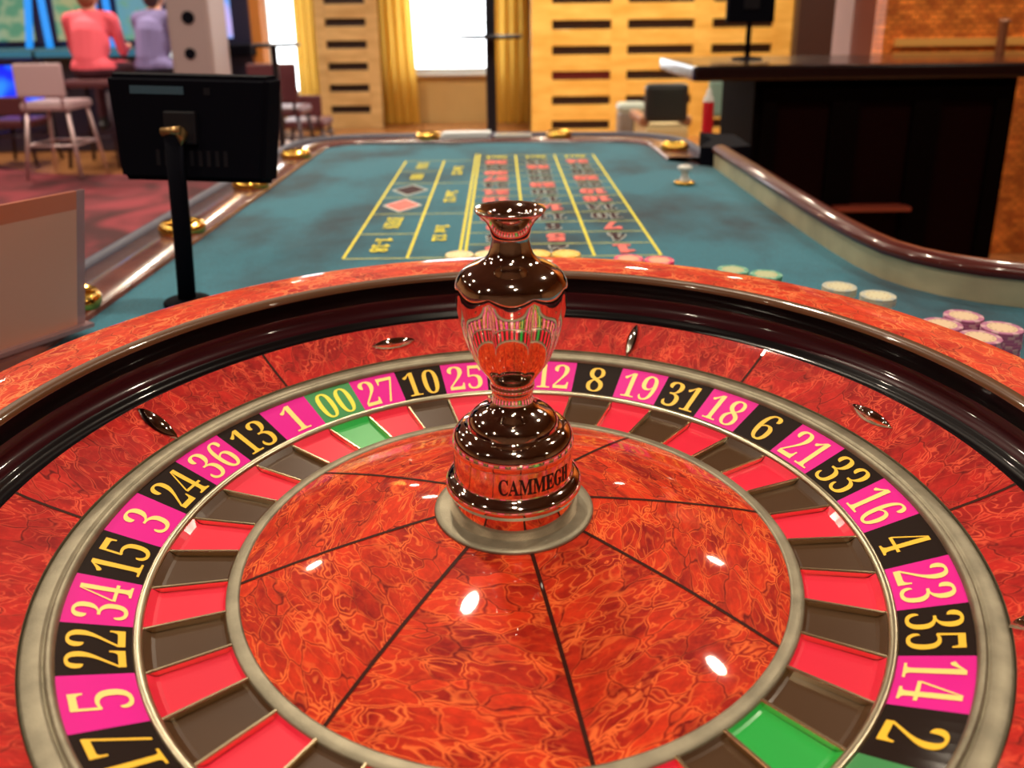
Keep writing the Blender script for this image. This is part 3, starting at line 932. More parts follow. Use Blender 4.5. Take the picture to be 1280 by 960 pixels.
# frosted acrylic panel at the left
acr, t_, b_ = new_mat('brown_frosted_acrylic')
b_.inputs['Base Color'].default_value = (0.74, 0.37, 0.27, 1); b_.inputs['Roughness'].default_value = 0.3
b_.inputs['Transmission Weight'].default_value = 0.06; b_.inputs['Coat Weight'].default_value = 0.6; b_.inputs['Coat Roughness'].default_value = 0.15
M['acrylic_edge'] = mat('pale_acrylic_edge', (0.42, 0.25, 0.27), 0.15, coat=0.6, alpha=0.75)
M['acrylic_reflection'] = mat('red_brown_reflection', (0.62, 0.17, 0.085), 0.3, coat=0.6)  # orange-red reflection along the sheet's top, painted as a strip
pan = thing('acrylic_panel', 'brown frosted acrylic panel with a clear edge standing left of the wheel', 'panel', (-.5148, .47, Z_FELT))
ux, uy = -.048, -.082
ul = math.hypot(ux, uy); ux /= ul; uy /= ul


def slab(mb, s0, s1, z0, z1, th=.006, mi=0):
    # a leaning sheet: s along the panel, z up; leans with height
    vs = []
    for tt in (-th / 2, th / 2):
        for (s, z) in ((s0, z0), (s1, z0), (s1, z1), (s0, z1)):
            lean = z * .157
            vs.append((s * ux + lean - uy * tt, s * uy + ux * tt, z))
    return mb.add(vs, [(3, 2, 1, 0), (4, 5, 6, 7), (0, 1, 5, 4), (1, 2, 6, 5), (2, 3, 7, 6), (3, 0, 4, 7)], mi)


slab(MB(), .010, .185, .012, .155).build('sheet', acr, pan)
slab(MB(), .010, .185, .155, .176).build('top_reflection', M['acrylic_reflection'], pan)
slab(MB(), .0, .010, .012, .176).build('clear_edge', M['acrylic_edge'], pan)
slab(MB(), -.004, .189, .0105, .0155, .03).build('base_strip', M['acrylic_edge'], pan)

# win marker
mk = thing('win_marker', 'small milky win marker with gold foot on the felt right of the numbers', 'marker', (.385, 1.345, Z_FELT + .001))
M['clear_white'] = mat('milky_acrylic', (0.70, 0.70, 0.68), 0.12, coat=0.5)
MB().lathe([(0, 0), (.024, 0), (.026, .002), (.026, .006), (.022, .009), (.014, .010), (0, .010)], 32).build('foot', M['brass'], mk)
mk.scale = (.88, .88, .80)
MB().lathe([(.013, .010), (.012, .016), (.009, .022), (.0085, .030), (.012, .036), (.017, .040), (.019, .045), (.017, .050), (.010, .053), (0, .0535)], 32).build('knob', M['clear_white'], mk)

# black case at the head of the dealer rail
cs = thing('card_case', 'low black rounded case at the far head of the dealer rail', 'case', (.556, 1.68, Z_FELT + .0005), rad(-12))
MB().box((-.042, -.070, -.003), (.042, .070, .024), 0, .008).build('case_body', M['black_plastic'], cs)
MB().box((-.034, -.060, .022), (.034, .060, .038), 0, .007).build('lid', M['black_plastic'], cs)
MB().box((-.010, -.0715, .006), (.010, -.0695, .016)).build('latch', M['dark_grey_plastic'], cs)
# its shelf: end block of the table
MB().prism([(.47, 1.585), (.52, 1.57), (.60, 1.60), (.61, 1.80), (.53, 1.86), (.53, 1.72)], TZ - .12, TZ - .0045).build('end_shelf', M['black_plastic'], table)

# papers on the far rail
M['paper'] = mat('white_paper', (0.78, 0.80, 0.84), 0.6)
pp_ = thing('paper_stack', 'flat stack of white sheets on the far end rail of the table', 'paper', (-.135, 2.068, Z_FLOOR + zl + .0068), rad(2))
for k in range(4):
    MB().box((-.075 + .004 * k, -.026, .004 * k), (.07 + .003 * k, .026, .004 * k + .0036)).build('sheet', M['paper'], pp_)
sg = tag(MB().box((-.055, -.018, 0), (.055, .018, .010), 0, .002).build('card_box', M['clear_white'], None, (.012, 2.064, Z_FLOOR + zl + .0055), (0, 0, rad(-2))), 'small pale box on the far end rail beside the white sheets', 'box')

# red post
post = thing('barrier_post', 'slim red post with a pale cap standing beyond the table by the dark counter', 'post', (at(886, 150, 2.35).x - .004, 2.35, Z_FLOOR))
zt_ = at(888, 127, 2.35).z - Z_FLOOR; zc_ = at(888, 111, 2.35).z - Z_FLOOR
M['post_red'] = mat('red_enamel', (0.62, 0.010, 0.025), 0.3, coat=0.6)
MB().lathe([(0, 0), (.13, 0), (.13, .010), (.11, .02), (.024, .035), (0, .035)], 32).build('foot', M['dark_grey_plastic'], post)
MB().lathe([(.023, .03), (.0215, .5), (.018, zt_)], 24).build('shaft', M['post_red'], post)
MB().lathe([(.018, zt_), (.0165, zt_ + .012), (.010, zt_ + .022), (.008, zc_ - .006), (.0055, zc_), (0, zc_)], 24).build('cap', M['clear_white'], post)

# ================================================================== DARK COUNTER ON THE RIGHT
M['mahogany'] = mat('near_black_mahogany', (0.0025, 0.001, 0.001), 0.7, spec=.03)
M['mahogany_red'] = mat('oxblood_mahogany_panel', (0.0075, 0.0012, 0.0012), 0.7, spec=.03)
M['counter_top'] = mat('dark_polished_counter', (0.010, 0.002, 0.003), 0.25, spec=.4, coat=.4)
M['edge_lit_red'] = mat('lit_red_wood_edge', (0.28, 0.045, 0.025), 0.3, coat=0.6)  # red wood ledge; the light on its edge is put into the brighter colour
CY_ = 2.6
cxa = at(940, 200, CY_).x; cxb = at(1262, 200, CY_).x; ctop = at(1100, 98, CY_).z
cnt = thing('service_counter', 'large near-black mahogany counter with an overhanging polished top', 'counter', ((cxa + cxb) / 2, CY_, Z_FLOOR))
hwc = (cxb - cxa) / 2; hc = ctop - Z_FLOOR
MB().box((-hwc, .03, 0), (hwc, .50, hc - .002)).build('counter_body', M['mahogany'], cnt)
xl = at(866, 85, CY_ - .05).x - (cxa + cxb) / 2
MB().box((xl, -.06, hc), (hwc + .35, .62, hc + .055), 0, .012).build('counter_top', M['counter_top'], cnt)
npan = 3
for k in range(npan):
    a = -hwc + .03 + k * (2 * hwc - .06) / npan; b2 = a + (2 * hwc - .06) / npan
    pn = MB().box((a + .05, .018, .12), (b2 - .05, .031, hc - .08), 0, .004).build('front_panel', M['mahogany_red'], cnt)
    for lo, hi in (((a, .0, .05), (a + .05, .03, hc - .03)), ((b2 - .05, .0, .05), (b2, .03, hc - .03))):
        MB().box(lo, hi).build('stile', M['mahogany'], cnt)
    MB().box((a + .05, .0, .05), (b2 - .05, .03, .12)).build('bottom_rail', M['mahogany'], cnt)
    MB().box((a + .05, .0, hc - .08), (b2 - .05, .03, hc - .03)).build('top_rail', M['mahogany'], cnt)
sx0 = at(1046, 262, CY_ - .05).x - (cxa + cxb) / 2; sx1 = at(1140, 258, CY_ - .05).x - (cxa + cxb) / 2; sz = at(1090, 261, CY_ - .05).z - Z_FLOOR
MB().box((sx0, -.05, sz - .012), (sx1, .02, sz + .004), 0, .003).build('foot_ledge', M['edge_lit_red'], cnt)
MB().box((-hwc, .01, 0), (hwc, .03, .05)).build('plinth', M['mahogany'], cnt)
# monitor on the counter
cm_y = 2.95
p0 = at(938, 10, cm_y)
cmn = thing('counter_monitor', 'dark monitor on a thin stem standing on the mahogany counter', 'monitor', (p0.x, cm_y, ctop + .055))
hz = at(938, 28, cm_y).z - (ctop + .055)
MB().lathe([(0, 0), (.06, 0), (.06, .006), (.02, .012), (0, .012)], 24).build('foot', M['black_plastic'], cmn)
MB().tube([(0, 0, .01), (0, 0, hz + .05)], .011, 12).build('stem', M['black_plastic'], cmn)
MB().box((-.092, -.02, hz), (.092, .02, hz + .17), 0, .006).build('housing', M['black_plastic'], cmn)
MB().box((-.030, -.026, hz + .05), (.030, -.018, hz + .11), 0, .002).build('mount_plate', M['dark_grey_plastic'], cmn)

# ================================================================== MOSAIC WALL, COLUMNS ON THE RIGHT


def mosaic_mat():
    m, t, b = new_mat('orange_mosaic')
    N, L = t.nodes.new, t.links.new
    tc = N('ShaderNodeTexCoord'); mp = N('ShaderNodeMapping'); mp.inputs['Rotation'].default_value = (PI / 2, 0, 0); L(tc.outputs['Object'], mp.inputs[0])
    br = N('ShaderNodeTexBrick'); br.inputs['Scale'].default_value = 11
    br.inputs['Color1'].default_value = (0.88, 0.27, 0.045, 1); br.inputs['Color2'].default_value = (0.50, 0.11, 0.018, 1); br.inputs['Mortar'].default_value = (0.20, 0.05, 0.015, 1)
    br.inputs['Bias'].default_value = -.1
    L(mp.outputs[0], br.inputs['Vector'])
    n = N('ShaderNodeTexNoise'); n.inputs['Scale'].default_value = 9; L(tc.outputs['Object'], n.inputs['Vector'])
    ra = N('ShaderNodeValToRGB'); ra.color_ramp.elements[0].position = .4; ra.color_ramp.elements[1].position = .65
    ra.color_ramp.elements[0].color = (.78, .75, .7, 1); ra.color_ramp.elements[1].color = (1.25, 1.2, 1.1, 1); L(n.outputs['Fac'], ra.inputs[0])
    mx = N('ShaderNodeMix'); mx.data_type = 'RGBA'; mx.blend_type = 'MULTIPLY'; mx.inputs[0].default_value = 1
    L(br.outputs['Color'], mx.inputs[6]); L(ra.outputs[0], mx.inputs[7]); L(mx.outputs[2], b.inputs['Base Color'])
    b.inputs['Roughness'].default_value = 0.45
    return m


MY = 3.75
mx0 = at(1106, 30, MY).x
struct(MB().box((mx0, MY, Z_FLOOR), (X1, MY + .12, Z_CEIL)).build('wall_right_partition', mosaic_mat()))
M['amber_trim'] = mat('amber_wood_trim', (0.80, 0.42, 0.11), 0.35, coat=0.3)
zz_ = at(1200, 52, MY).z
struct(MB().box((mx0 + .05, MY - .03, zz_ - .018), (X1, MY, zz_ + .018)).build('trim_1', M['amber_trim']))
zz2 = at(1200, 68, MY).z
struct(MB().box((mx0 + .05, MY - .03, zz2 - .012), (X1, MY, zz2 + .012)).build('trim_2', M['amber_trim']))
pp2 = at(1252, 50, 3.6)
bp_ = thing('bar_post', 'thin brown-pink upright behind the mahogany counter against the orange mosaic', 'post', (pp2.x, 3.60, Z_FLOOR))
M['rose_wood'] = mat('rose_brown_wood', (0.36, 0.16, 0.09), 0.4)
MB().lathe([(0, 0), (.07, 0), (.07, .012), (.02, .03), (0, .03)], 20).build('foot', M['rose_wood'], bp_)
ztop = at(1252, 24, 3.60).z - Z_FLOOR
MB().lathe([(.021, .02), (.021, ztop - .02), (.026, ztop - .015), (.026, ztop), (0, ztop + .004)], 18).build('shaft', M['rose_wood'], bp_)
# mauve pillar and brown door column
M['mauve'] = mat('mauve_grey_plaster', (0.36, 0.24, 0.25), 0.6, var=.08, vscale=3)
M['dark_brown'] = mat('dark_brown_panel', (0.048, 0.022, 0.018), 0.5)
pa = at(1052, 30, 4.3).x; pb = at(1112, 30, 4.3).x
tag(MB().box((pa, 4.15, Z_FLOOR), (pb, 4.15 + (pb - pa), Z_CEIL)).build('pillar', M['mauve']), 'mauve grey square pillar beside the orange mosaic wall', 'pillar')
pa = at(1000, 30, 6.5).x; pb = at(1066, 30, 6.5).x
dk = thing('wardrobe_panel', 'tall dark brown panel standing between gold slotted wall and mauve pillar', 'panel', ((pa + pb) / 2, 6.6, Z_FLOOR))
MB().box((-(pb - pa) / 2, -.05, 0), ((pb - pa) / 2, .05, 2.6)).build('board', M['dark_brown'], dk)
MB().box((-(pb - pa) / 2 - .02, -.07, 0), ((pb - pa) / 2 + .02, .07, .12)).build('plinth', M['dark_brown'], dk)

# ================================================================== GOLD SLOTTED WALL PANELS
M['gold_wood'] = wood_mat('golden_maple', (0.78, 0.42, 0.070), (0.98, 0.62, 0.15), (1.5, 1.5, 6), 0.4, 0.3)
M['gold_wood_pale'] = wood_mat('pale_maple', (0.62, 0.38, 0.15), (0.80, 0.54, 0.24), (1.5, 1.5, 6), 0.4, 0.3)
M['slot_dark'] = mat('dark_slot_back', (0.030, 0.012, 0.012), 0.6)
M['slot_red'] = mat('dark_red_slot_back', (0.14, 0.008, 0.014), 0.6)


def slotted(name, label, y, u0, u1, slots, v_first, v_step, n_down, slot_h, woodm, red_rows=(), v_ref=100, rot=0.0):
    """a panel of boards round recessed slots; slots = [(u0,u1)], v_first = centre of the lowest slot"""
    s = (at(100, v_ref, y) - CAM_LOC).dot(FWD) / F_PX          # metres per pixel there
    xa = at(u0, v_ref, y).x; xb = at(u1, v_ref, y).x
    zb = at((u0 + u1) / 2, v_first, y).z - Z_FLOOR
    t = thing(name, label, 'wall panel', ((xa + xb) / 2, y, Z_FLOOR), rot)
    W = (xb - xa) / 2; H = 2.75
    xs = [((at(a, v_ref, y).x - (xa + xb) / 2), (at(b, v_ref, y).x - (xa + xb) / 2)) for a, b in slots]
    MB().box((-W, .06, 0), (W, .10, H)).build('backboard', M['slot_dark'], t)
    ed = [-W] + [e for p in xs for e in p] + [W]
    for k in range(0, len(ed), 2):
        if ed[k + 1] - ed[k] > .01:
            MB().box((ed[k], 0, 0), (ed[k + 1], .06, H), 0, .004).build('stile', woodm, t)
    sh = slot_h * s; st = v_step * s
    for ci_, (a, b) in enumerate(xs):
        z = 0.0; k = 0
        while z < H - .02:
            zs = zb + k * st
            top = min(zs - sh / 2, H)
            if top - z > .01:
                MB().box((a, .004, z), (b, .06, top), 0, .003).build('slot_rail', woodm, t)
            if ci_ == 0 and k in red_rows:
                MB().box((a, .052, zs - sh / 2), (b, .062, zs + sh / 2)).build('slot_inset', M['slot_red'], t)
            z = zs + sh / 2; k += 1
    return t


slotted('slotted_panel', 'wide golden wall panel with three columns of dark slots', 8.35, 664, 985, [(690, 763), (783, 865), (887, 962)], 155, 30.6, 6, 11, M['gold_wood'], red_rows=(2,))
slotted('slotted_panel', 'narrow pale maple wall panel with one column of dark slots beside the window', 9.45, 399, 476, [(411, 461)], 137, 26.4, 6, 9.5, M['gold_wood_pale'])

# ================================================================== CURTAINS


def curtain_mat():
    m, t, b = new_mat('gold_curtain')
    N, L = t.nodes.new, t.links.new
    b.inputs['Base Color'].default_value = (0.66, 0.40, 0.06, 1); b.inputs['Roughness'].default_value = 0.7
    tr = N('ShaderNodeBsdfTranslucent'); tr.inputs[0].default_value = (0.95, 0.62, 0.12, 1)
    mx = N('ShaderNodeMixShader'); mx.inputs[0].default_value = 0.45
    L(b.outputs[0], mx.inputs[1]); L(tr.outputs[0], mx.inputs[2]); L(mx.outputs[0], t.nodes['Material Output'].inputs[0])
    return m


M['curtain'] = curtain_mat()


def curtain(label, u0, u1, y, folds, flare=1.0, shift=0.0):
    xa = at(u0, 90, y).x; xb = at(u1, 90, y).x
    t = thing('curtain', label, 'curtain', ((xa + xb) / 2, y, Z_FLOOR), group='gold curtains at the windows')
    W = xb - xa; H = 2.85
    vs = []; fs = []; nx, nz = folds * 10, 14
    for j in range(nz + 1):
        z = .02 + (H - .02) * j / nz
        wf = 1 + (flare - 1) * (1 - j / nz)
        for i in range(nx + 1):
            s = i / nx
            vs.append(((s - .5) * W * wf + shift * (1 - j / nz), .045 * sin(2 * PI * folds * s) + .012 * sin(7 * s + z), z))
    for j in range(nz):
        for i in range(nx):
            fs.append((j * (nx + 1) + i, j * (nx + 1) + i + 1, (j + 1) * (nx + 1) + i + 1, (j + 1) * (nx + 1) + i))
    MB().add(vs, fs, 0, True).build('drape', M['curtain'], t, fix=False)
    MB().tube([(-W / 2 - .06, 0, H + .02), (W / 2 + .06, 0, H + .02)], .018, 10).build('curtain_rod', M['dark_brown'], t)
    return t


curtain('narrow gold curtain hanging left of the pale slotted panel', 372, 399, 9.55, 3)
curtain('gold curtain hanging between the slotted panel and the bright window', 474, 513, 9.62, 4, 1.15, .06)
curtain('gold curtain hanging right of the bright window behind the tall pole', 616, 662, 9.55, 4, 1.0)

# ================================================================== POLES WITH ROUND SHELVES


def shelf_pole(label, u, y, w_px, disc_u0, disc_u1, v_disc, to_top=True):
    s = (at(u, 60, y) - CAM_LOC).dot(FWD) / F_PX
    x = at(u, v_disc, y).x
    t = thing('shelf_pole', label, 'pole table', (x, y, Z_FLOOR), group='poles with round drink shelves')
    r = w_px * s / 2; zd = at(u, v_disc, y).z - Z_FLOOR
    MB().lathe([(0, 0), (.22, 0), (.22, .012), (.18, .02), (r * 1.3, .035), (0, .035)], 32).build('foot', M['pole_dark'], t)
    MB().lathe([(r, .03), (r, (Z_CEIL - Z_FLOOR) if to_top else zd)], 24).build('pole', M['pole_dark'], t)
    R = (disc_u1 - disc_u0) * s / 2
    off = ((disc_u0 + disc_u1) / 2 - u) * s
    MB().lathe([(0, -.012), (R - .004, -.012), (R, -.008), (R, .008), (R - .004, .012), (0, .012)], 40, c=(off, 0, zd)).build('round_shelf', M['pole_dark'], t)
    return t


M['pole_dark'] = mat('blue_black_metal', (0.012, 0.014, 0.024), 0.35, metal=0.2)
shelf_pole('tall dark pole with a round drink shelf in front of the bright window', 613, 5.4, 13, 573, 653, 46)
shelf_pole('dark round high table on a thin stem left of the narrow curtain', 342, 5.6, 8, 316, 374, 59, False).location.z += .0145

# ================================================================== LOW THINGS BEYOND THE TABLE
M['bin_grey'] = mat('grey_plastic', (0.30, 0.27, 0.25), 0.45)
M['bin_lid'] = mat('pale_teal_grey_plastic', (0.42, 0.50, 0.47), 0.3)
yb = 5.2
xb0 = at(772, 150, yb).x; xb1 = at(806, 150, yb).x; zbt = at(788, 128, yb).z - Z_FLOOR
bn = thing('waste_bin', 'grey bin with a rounded pale lid standing beyond the table end', 'bin', ((xb0 + xb1) / 2, yb, Z_FLOOR))
hb = (xb1 - xb0) / 2
MB().box((-hb, -hb, 0), (hb, hb, zbt - .06), 0, .02).build('bin_body', M['bin_grey'], bn)
MB().box((-hb * 1.05, -hb * 1.05, zbt - .07), (hb * 1.05, hb * 1.05, zbt), 0, .03).build('lid', M['bin_lid'], bn)
MB().box((.0, -hb - .004, .05), (hb - .01, -hb + .004, zbt - .10)).build('side_panel', M['black_plastic'], bn)
# armchair with black back
M['cream'] = mat('cream_upholstery', (0.62, 0.48, 0.24), 0.7)
M['black_leather'] = mat('black_leather', (0.016, 0.018, 0.020), 0.4, coat=0.2)
ya = 4.6
ax0 = at(806, 130, ya).x; ax1 = at(859, 130, ya).x; az0 = at(830, 152, ya).z - Z_FLOOR; az1 = at(830, 104, ya).z - Z_FLOOR
ac_ = thing('armchair', 'armchair with a square black leather back beyond the table end', 'chair', ((ax0 + ax1) / 2, ya, Z_FLOOR))
ha = (ax1 - ax0) / 2
MB().box((-ha, -.05, az0), (ha, .05, az1), 0, .03).build('backrest', M['black_leather'], ac_)
MB().box((-ha, -.06, az0 - .16), (ha * 1.05, .45, az0 - .02), 0, .03).build('seat', M['cream'], ac_)
for sx in (-1, 1):
    MB().box((sx * ha - .03, -.02, az0 - .02), (sx * ha + .03, .42, az0 + .03), 0, .012).build('armrest', M['rose_wood'], ac_)
    for yy in (.0, .38):
        MB().box((sx * (ha - .03) - .02, yy - .02, 0), (sx * (ha - .03) + .02, yy + .02, az0 - .14)).build('leg', M['dark_brown'], ac_)
# pale green seat back near the red post
M['pale_green'] = mat('pale_sage_upholstery', (0.26, 0.42, 0.36), 0.6)
yg = 3.9
gx0 = at(886, 120, yg).x; gx1 = at(919, 120, yg).x; gz0 = at(900, 146, yg).z - Z_FLOOR; gz1 = at(900, 99, yg).z - Z_FLOOR
gc = thing('side_chair', 'chair with a pale sage green back half hidden behind the red post', 'chair', ((gx0 + gx1) / 2, yg, Z_FLOOR))
hg = (gx1 - gx0) / 2
MB().box((-hg, -.03, gz0), (hg, .03, gz1), 0, .02).build('backrest', M['pale_green'], gc)
MB().box((-hg - .03, -.03, gz0 - .26), (hg + .12, .40, gz0 - .20), 0, .02).build('seat', M['cream'], gc)
for sx in (-1, 1):
    for yy in (-.01, .36):
        MB().box((sx * (hg + .0) - .018, yy - .018, 0), (sx * hg + .018, yy + .018, (gz0 + .05) if yy < 0.1 else gz0 - .24)).build('leg', M['dark_brown'], gc)

# ================================================================== LEFT: carpet, slot machines, stools, players
cpts = [(-6.15, 7.35), (-5.2, 7.35), (-4.75, 7.15), (-4.3, 6.75), (-3.75, 6.45), (-3.2, 6.45), (-2.4, 6.6), (-1.4, 6.2), (-1.0, 4.5), (-.95, 2.0), (-.95, -2.6), (-6.15, -2.6)]
tag(MB().prism(cpts, Z_FLOOR, Z_FLOOR + .012).build('carpet', carpet_mat()), 'crimson mottled carpet with a curved far edge on the wooden floor', 'carpet')

M['slot_body'] = mat('midnight_blue_cabinet', (0.020, 0.022, 0.060), 0.3, coat=0.5)
M['slot_trim'] = mat('teal_grey_trim', (0.10, 0.20, 0.22), 0.3, metal=0.5)
screens = [emis('green_game_screen', (0.08, 0.24, 0.14), 1.0, (0.26, 0.34, 0.20), 9), emis('olive_game_screen', (0.10, 0.28, 0.14), 1.0, (0.34, 0.34, 0.16), 8), emis('mint_game_screen', (0.14, 0.32, 0.22), 1.0, (0.12, 0.30, 0.36), 7)]
M['blue_tube'] = emis('blue_light_tube', (0.010, 0.20, 0.62), 1.6)
M['blue_belly'] = emis('blue_lit_panel', (0.0, 0.012, 0.55), 1.8, (0.01, 0.16, 0.85), 3.5)
M['deck_glow'] = emis('teal_lit_button', (0.03, 0.20, 0.30), 0.7)


def slot_machine(x, y, label, scr, belly=True, tubes=True):
    t = thing('slot_machine', label, 'slot machine', (x, y, Z_FLOOR), group='slot machines along the left')
    MB().box((-.30, .05, 0), (.30, .62, 1.0), 0, .02).build('cabinet', M['slot_body'], t)
    MB().box((-.295, .20, 1.0), (.295, .62, 2.0), 0, .03).build('upper_cabinet', M['slot_body'], t)
    if belly:
        MB().box((-.27, .035, .45), (.27, .055, .84), 0, .006).build('belly_panel', M['blue_belly'], t)
    dk_ = MB().box((-.296, -.10, .90), (.296, .22, .99), 0, .02).build('button_deck', M['slot_trim'], t)
    for k in range(6):
        MB().box((-.28 + k * .095, -.06, .985), (-.215 + k * .095, .02, 1.0), 0, .004).build('button', M['deck_glow'], dk_)
    MB().box((-.29, -.105, .92), (.29, -.095, .975)).build('deck_light', M['deck_glow'], dk_)
    MB().box((-.20, .185, 1.06), (.20, .205, 1.66), 0, .006).build('screen', scr, t)
    MB().box((-.27, .19, 1.70), (.27, .21, 1.95), 0, .006).build('top_screen', scr, t)
    if tubes:
        for sx in (-1, 1):
            pts = [(sx * (.27 - .06 * (1 - (j / 10)) ** 1.7), .14 - .10 * (1 - j / 10), .98 + 1.0 * j / 10) for j in range(11)]
            MB().tube(pts, .032, 10).build('side_tube', M['blue_tube'], t)
    return t


ym = 7.75
slot_machine(at(6, 60, ym).x, ym, 'blue slot machine with a green screen at the left frame edge', screens[0])
slot_machine(at(88, 60, ym).x, ym, 'slot machine in front of the player in coral', screens[1], belly=False)
slot_machine(at(168, 60, ym).x, ym, 'slot machine in front of the player in purple', screens[2], belly=False)
# pale machine tower with round dark speakers
M['tower'] = mat('warm_grey_plastic', (0.34, 0.26, 0.27), 0.4)
ty = 6.6
tx0 = at(211, 50, ty).x; tx1 = at(264, 50, ty).x
tw = thing('machine_tower', 'warm grey machine tower with two round dark openings behind the black monitor', 'machine', ((tx0 + tx1) / 2, ty, Z_FLOOR))
ht = (tx1 - tx0) / 2
MB().box((-ht, 0, 0), (ht, .45, 2.0), 0, .03).build('tower_body', M['tower'], tw)
for u, v, r in ((235, 22, .052), (238, 67, .045)):
    p = at(u, v, ty)
    for nm, rr, dy, m_ in (('opening', r, -.006, 'black_plastic'),):
        o = MB().lathe([(rr, -.002), (rr, .008), (rr * .8, .010), (rr * .3, .004), (0, .004)], 28).build(nm, M[m_], tw, (p.x - tw.location.x, 0, p.z - Z_FLOOR), (PI / 2, 0, 0))
# small lit terminal and orange column
M['lilac_screen'] = emis('lilac_blue_screen', (0.10, 0.26, 0.62), 1.6, (0.40, 0.32, 0.62), 7)
tyy = 7.35
q0 = at(258, 48, tyy); q1 = at(286, 4, tyy)
tm = thing('game_terminal', 'dark game terminal with a lilac blue screen right of the grey tower', 'machine', ((q0.x + q1.x) / 2, tyy, Z_FLOOR))
hq = (q1.x - q0.x) / 2
MB().box((-hq - .07, .02, 0), (hq + .16, .5, 2.0), 0, .02).build('cabinet', M['slot_body'], tm)
MB().box((-hq, .005, q0.z - Z_FLOOR), (hq, .03, q1.z - Z_FLOOR + .1), 0, .004).build('screen', M['lilac_screen'], tm)
MB().box((-hq - .07, -.16, q0.z - Z_FLOOR - .16), (hq + .20, .04, q0.z - Z_FLOOR - .05), 0, .02).build('counter_shelf', M['black_plastic'], tm)
pa = at(299, 30, 7.4).x; pb = at(326, 30, 7.4).x
M['orange_col'] = mat('orange_lacquer_column', (0.72, 0.27, 0.05), 0.35, coat=0.4)
tag(MB().box((pa, 7.4, Z_FLOOR), (pb, 7.4 + (pb - pa), Z_CEIL)).build('pillar', M['orange_col']), 'orange square pillar left of the high round table', 'pillar')


def stool(x, y, label, seatm, backm, legm, seat_z=.66, back=True, rz=0.0, back_h=.34, dz=0.0):
    t = thing('bar_stool', label, 'stool', (x, y, Z_FLOOR + dz), rz, 'stools in front of the machines')
    MB().box((-.20, -.20, seat_z - .07), (.20, .20, seat_z), 0, .03).build('seat', seatm, t)
    if back:
        MB().box((-.19, -.225, seat_z + .04), (.19, -.185, seat_z + .04 + back_h), 0, .018).build('backrest', backm, t)
        for sx in (-.15, .15):
            MB().tube([(sx, -.19, seat_z - .05), (sx, -.205, seat_z + .10)], .012, 8).build('back_post', legm, t)
    for sx in (-1, 1):
        for sy in (-1, 1):
            MB().tube([(sx * .16, sy * .16, seat_z - .06), (sx * .22, sy * .22, 0)], .016, 8).build('leg', legm, t)
    fr = MB()
    c4 = [(-.19, -.19), (.19, -.19), (.19, .19), (-.19, .19)]
    for k in range(4):
        a, b = c4[k], c4[(k + 1) % 4]
        fr.tube([(*a, .26), (*b, .26)], .010, 8)
    fr.build('footrest', legm, t)
    return t


M['white_vinyl'] = mat('pale_pink_vinyl', (0.50, 0.34, 0.38), 0.4)
M['maroon'] = mat('maroon_vinyl', (0.10, 0.025, 0.035), 0.45)
M['dark_leg'] = mat('dark_purple_metal', (0.035, 0.018, 0.030), 0.35, metal=0.4)
M['pale_leg'] = mat('pale_pink_metal', (0.60, 0.45, 0.48), 0.35, metal=0.6)
ys = 7.05
S_Z = at(118, 98, ys).z - Z_FLOOR
stool(at(118, 100, ys).x, ys, 'maroon stool under the player in coral', M['maroon'], M['maroon'], M['dark_leg'], S_Z, back=False)
stool(at(66, 100, 6.45).x, 6.45, 'pale pink backed stool left of the player in coral', M['white_vinyl'], M['white_vinyl'], M['pale_leg'], at(66, 128, 6.45).z - Z_FLOOR, True, 0, .26, .018)
stool(at(14, 100, ys).x, ys, 'dark maroon backed stool in front of the machine at the left frame edge', M['maroon'], M['maroon'], M['dark_leg'], at(14, 150, ys).z - Z_FLOOR, True, 0, .16, .018)
stool(at(188, 100, ys).x, ys + .1, 'maroon stool under the player in purple', M['maroon'], M['maroon'], M['dark_leg'], S_Z, back=False)
stool(at(352, 130, 6.3).x, 6.3, 'dark stool with tall back under the high round table', M['maroon'], M['maroon'], M['dark_leg'], at(352, 135, 6.3).z - Z_FLOOR, True, 0, .30, .018)
stool(at(383, 150, 7.0).x, 7.0, 'low backed dark stool right of the high round table', M['maroon'], M['maroon'], M['dark_leg'], at(383, 148, 7.0).z - Z_FLOOR, True, 0, .18)


# people ---------------------------------------------------------------------
def capsule(bm, a, b, ra, rb, n=12):
    a = Vector(a); b = Vector(b); d = b - a; L_ = d.length
    q = Vector((0, 0, 1)).rotation_difference(d.normalized()).to_matrix().to_4x4() if L_ > 1e-6 else Matrix()
    rings = []
    prof_ = [(sin(t) * ra, -cos(t) * ra) for t in (0.02, .5, 1.0, PI / 2)] + [(cos(t) * rb, L_ + sin(t) * rb) for t in (0, .5, 1.0, PI / 2 - .02)]
    for (r, z) in prof_:
        rings.append([bm.verts.new(a + q @ Vector((r * cos(2 * PI * k / n), r * sin(2 * PI * k / n), z))) for k in range(n)])
    for r1, r2 in zip(rings[:-1], rings[1:]):
        for k in range(n):
            bm.faces.new((r1[k], r1[(k + 1) % n], r2[(k + 1) % n], r2[k]))
    bm.faces.new(rings[0][::-1]); bm.faces.new(rings[-1])


def ellip(bm, c, r, n=14):
    g = bmesh.ops.create_uvsphere(bm, u_segments=n, v_segments=n, radius=1)
    for v in g['verts']:
        v.co = Vector((c[0] + v.co.x * r[0], c[1] + v.co.y * r[1], c[2] + v.co.z * r[2]))


